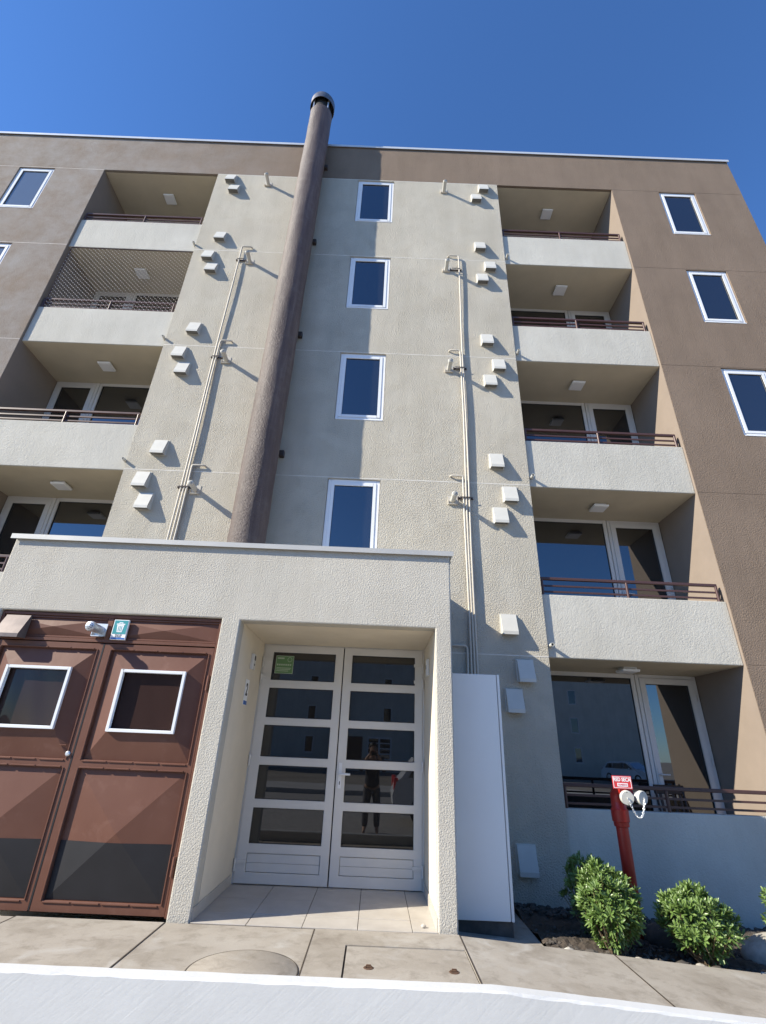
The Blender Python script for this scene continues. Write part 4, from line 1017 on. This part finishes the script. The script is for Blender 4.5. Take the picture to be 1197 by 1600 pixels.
# the photographer behind the camera (reflected in the door)
def person():
    t = empty('person', (-0.02, -0.34, -0.35), 'person in dark jacket and grey trousers holding up a phone, reflected in the entrance door', 'person')
    ox, oy, oz = t.location
    def skin(name, verts, edges, mat, root=0):
        me = bpy.data.meshes.new(name); me.from_pydata([(v[0], v[1], v[2]) for v in verts], edges, []); me.materials.append(M[mat])
        o = bpy.data.objects.new(name, me); link(o, t)
        md = o.modifiers.new('skin', 'SKIN'); md.use_smooth_shade = True
        for i, v in enumerate(verts):
            sv = me.skin_vertices[0].data[i]; sv.radius = (v[3], v[4] if len(v) > 4 else v[3]); sv.use_root = i == root
        s2 = o.modifiers.new('sub', 'SUBSURF'); s2.levels = 1; s2.render_levels = 2
        return o
    # body: pelvis, spine, neck, head, arms raised in front, legs
    V = [(0, 0, .88, .15, .11), (0, 0, 1.05, .14, .10), (0, .01, 1.25, .17, .11), (0, 0, 1.36, .12, .09), (0, .02, 1.43, .055, .055), (0, .04, 1.50, .075, .085), (0, .05, 1.60, .085, .10), (0, .03, 1.68, .05, .06),
         (-.19, .01, 1.34, .06, .06), (-.27, .08, 1.15, .047, .047), (-.13, .24, 1.40, .036, .036), (-.075, .285, 1.48, .03, .022),
         (.19, .01, 1.34, .06, .06), (.27, .08, 1.15, .047, .047), (.15, .24, 1.40, .036, .036), (.105, .285, 1.48, .03, .022),
         (-.09, 0, .80, .095, .10), (-.12, .02, .48, .062, .065), (-.13, -.01, .10, .045, .045), (-.14, .10, .035, .04, .035), (-.145, .17, .03, .03, .022),
         (.09, 0, .80, .095, .10), (.12, .02, .48, .062, .065), (.13, -.01, .10, .045, .045), (.14, .10, .035, .04, .035), (.145, .17, .03, .03, .022)]
    E_ = [(0, 1), (1, 2), (2, 3), (3, 4), (4, 5), (5, 6), (6, 7), (3, 8), (8, 9), (9, 10), (10, 11), (3, 12), (12, 13), (13, 14), (14, 15), (0, 16), (16, 17), (17, 18), (18, 19), (19, 20), (0, 21), (21, 22), (22, 23), (23, 24), (24, 25)]
    skin('body', V, E_, 'skin')
    J = [(0, 0, .80, .17, .14), (0, 0, .92, .185, .14), (0, 0, 1.05, .165, .125), (0, .01, 1.25, .19, .13), (0, 0, 1.37, .13, .105), (-.19, .01, 1.345, .078, .078), (-.27, .08, 1.15, .062, .062), (-.145, .225, 1.38, .045, .045), (.19, .01, 1.345, .078, .078), (.27, .08, 1.15, .062, .062), (.165, .225, 1.38, .045, .045)]
    skin('jacket', J, [(0, 1), (1, 2), (2, 3), (3, 4), (4, 5), (5, 6), (6, 7), (4, 8), (8, 9), (9, 10)], 'jacket')
    T = [(0, 0, .90, .165, .125), (-.09, 0, .78, .108, .112), (-.12, .02, .48, .078, .08), (-.13, -.01, .08, .062, .066), (.09, 0, .78, .108, .112), (.12, .02, .48, .078, .08), (.13, -.01, .08, .062, .066)]
    skin('trousers', T, [(0, 1), (1, 2), (2, 3), (0, 4), (4, 5), (5, 6)], 'trousers')
    for s in (-1, 1):                                                     # fingers and thumb round the phone
        bx = -.075 if s < 0 else .105
        for f in range(4):
            z = 1.462 + f * .022; L = (.030, .036, .034, .028)[f]
            skin('finger', [(bx, .285, z - .004, .010), (bx + s * -.004, .305 + L * .2, z + .004, .009), (bx - s * .022, .312, z + .008, .008), (bx - s * (.022 + L * .4), .308, z + .008, .007)], [(0, 1), (1, 2), (2, 3)], 'skin')
        skin('thumb', [(bx, .275, 1.458, .012), (bx - s * .018, .268, 1.475, .010), (bx - s * .036, .272, 1.49, .008)], [(0, 1), (1, 2)], 'skin')
    b = MB(); b.ico((ox, oy + .025, oz + 1.635), .108, 2, (.92, 1.02, .85)); 
    bmesh.ops.bisect_plane(b.bm, geom=b.bm.verts[:] + b.bm.edges[:] + b.bm.faces[:], plane_co=(ox, oy + .06, oz + 1.60), plane_no=(0, .75, -.66), clear_outer=True); build('hair', b, 'hair', t)
    b = MB(); b.tube([(ox, oy + .145, oz + 1.60), (ox, oy + .165, oz + 1.565), (ox, oy + .145, oz + 1.555)], [.012, .017, .012], 8); build('nose', b, 'skin', t)
    for s in (-1, 1):
        b = MB(); b.ico((ox + s * .034, oy + .132, oz + 1.605), .013, 1); build('eye', b, 'black', t)
        b = MB(); b.ico((ox + s * .092, oy + .045, oz + 1.59), .028, 1, (.4, .7, 1.1)); build('ear', b, 'skin', t)
    b = MB(); b.box(ox - .024, ox + .024, oy + .133, oy + .139, oz + 1.530, oz + 1.537); build('mouth', b, 'signred', t)
    b = MB(); b.box(ox - .058, ox + .098, oy + .292, oy + .301, oz + 1.455, oz + 1.535); b.bevel(.004, 2)
    ph = build('phone', b, 'black'); tag(ph, 'dark phone held up by the photographer, reflected in the door', 'phone')
person()
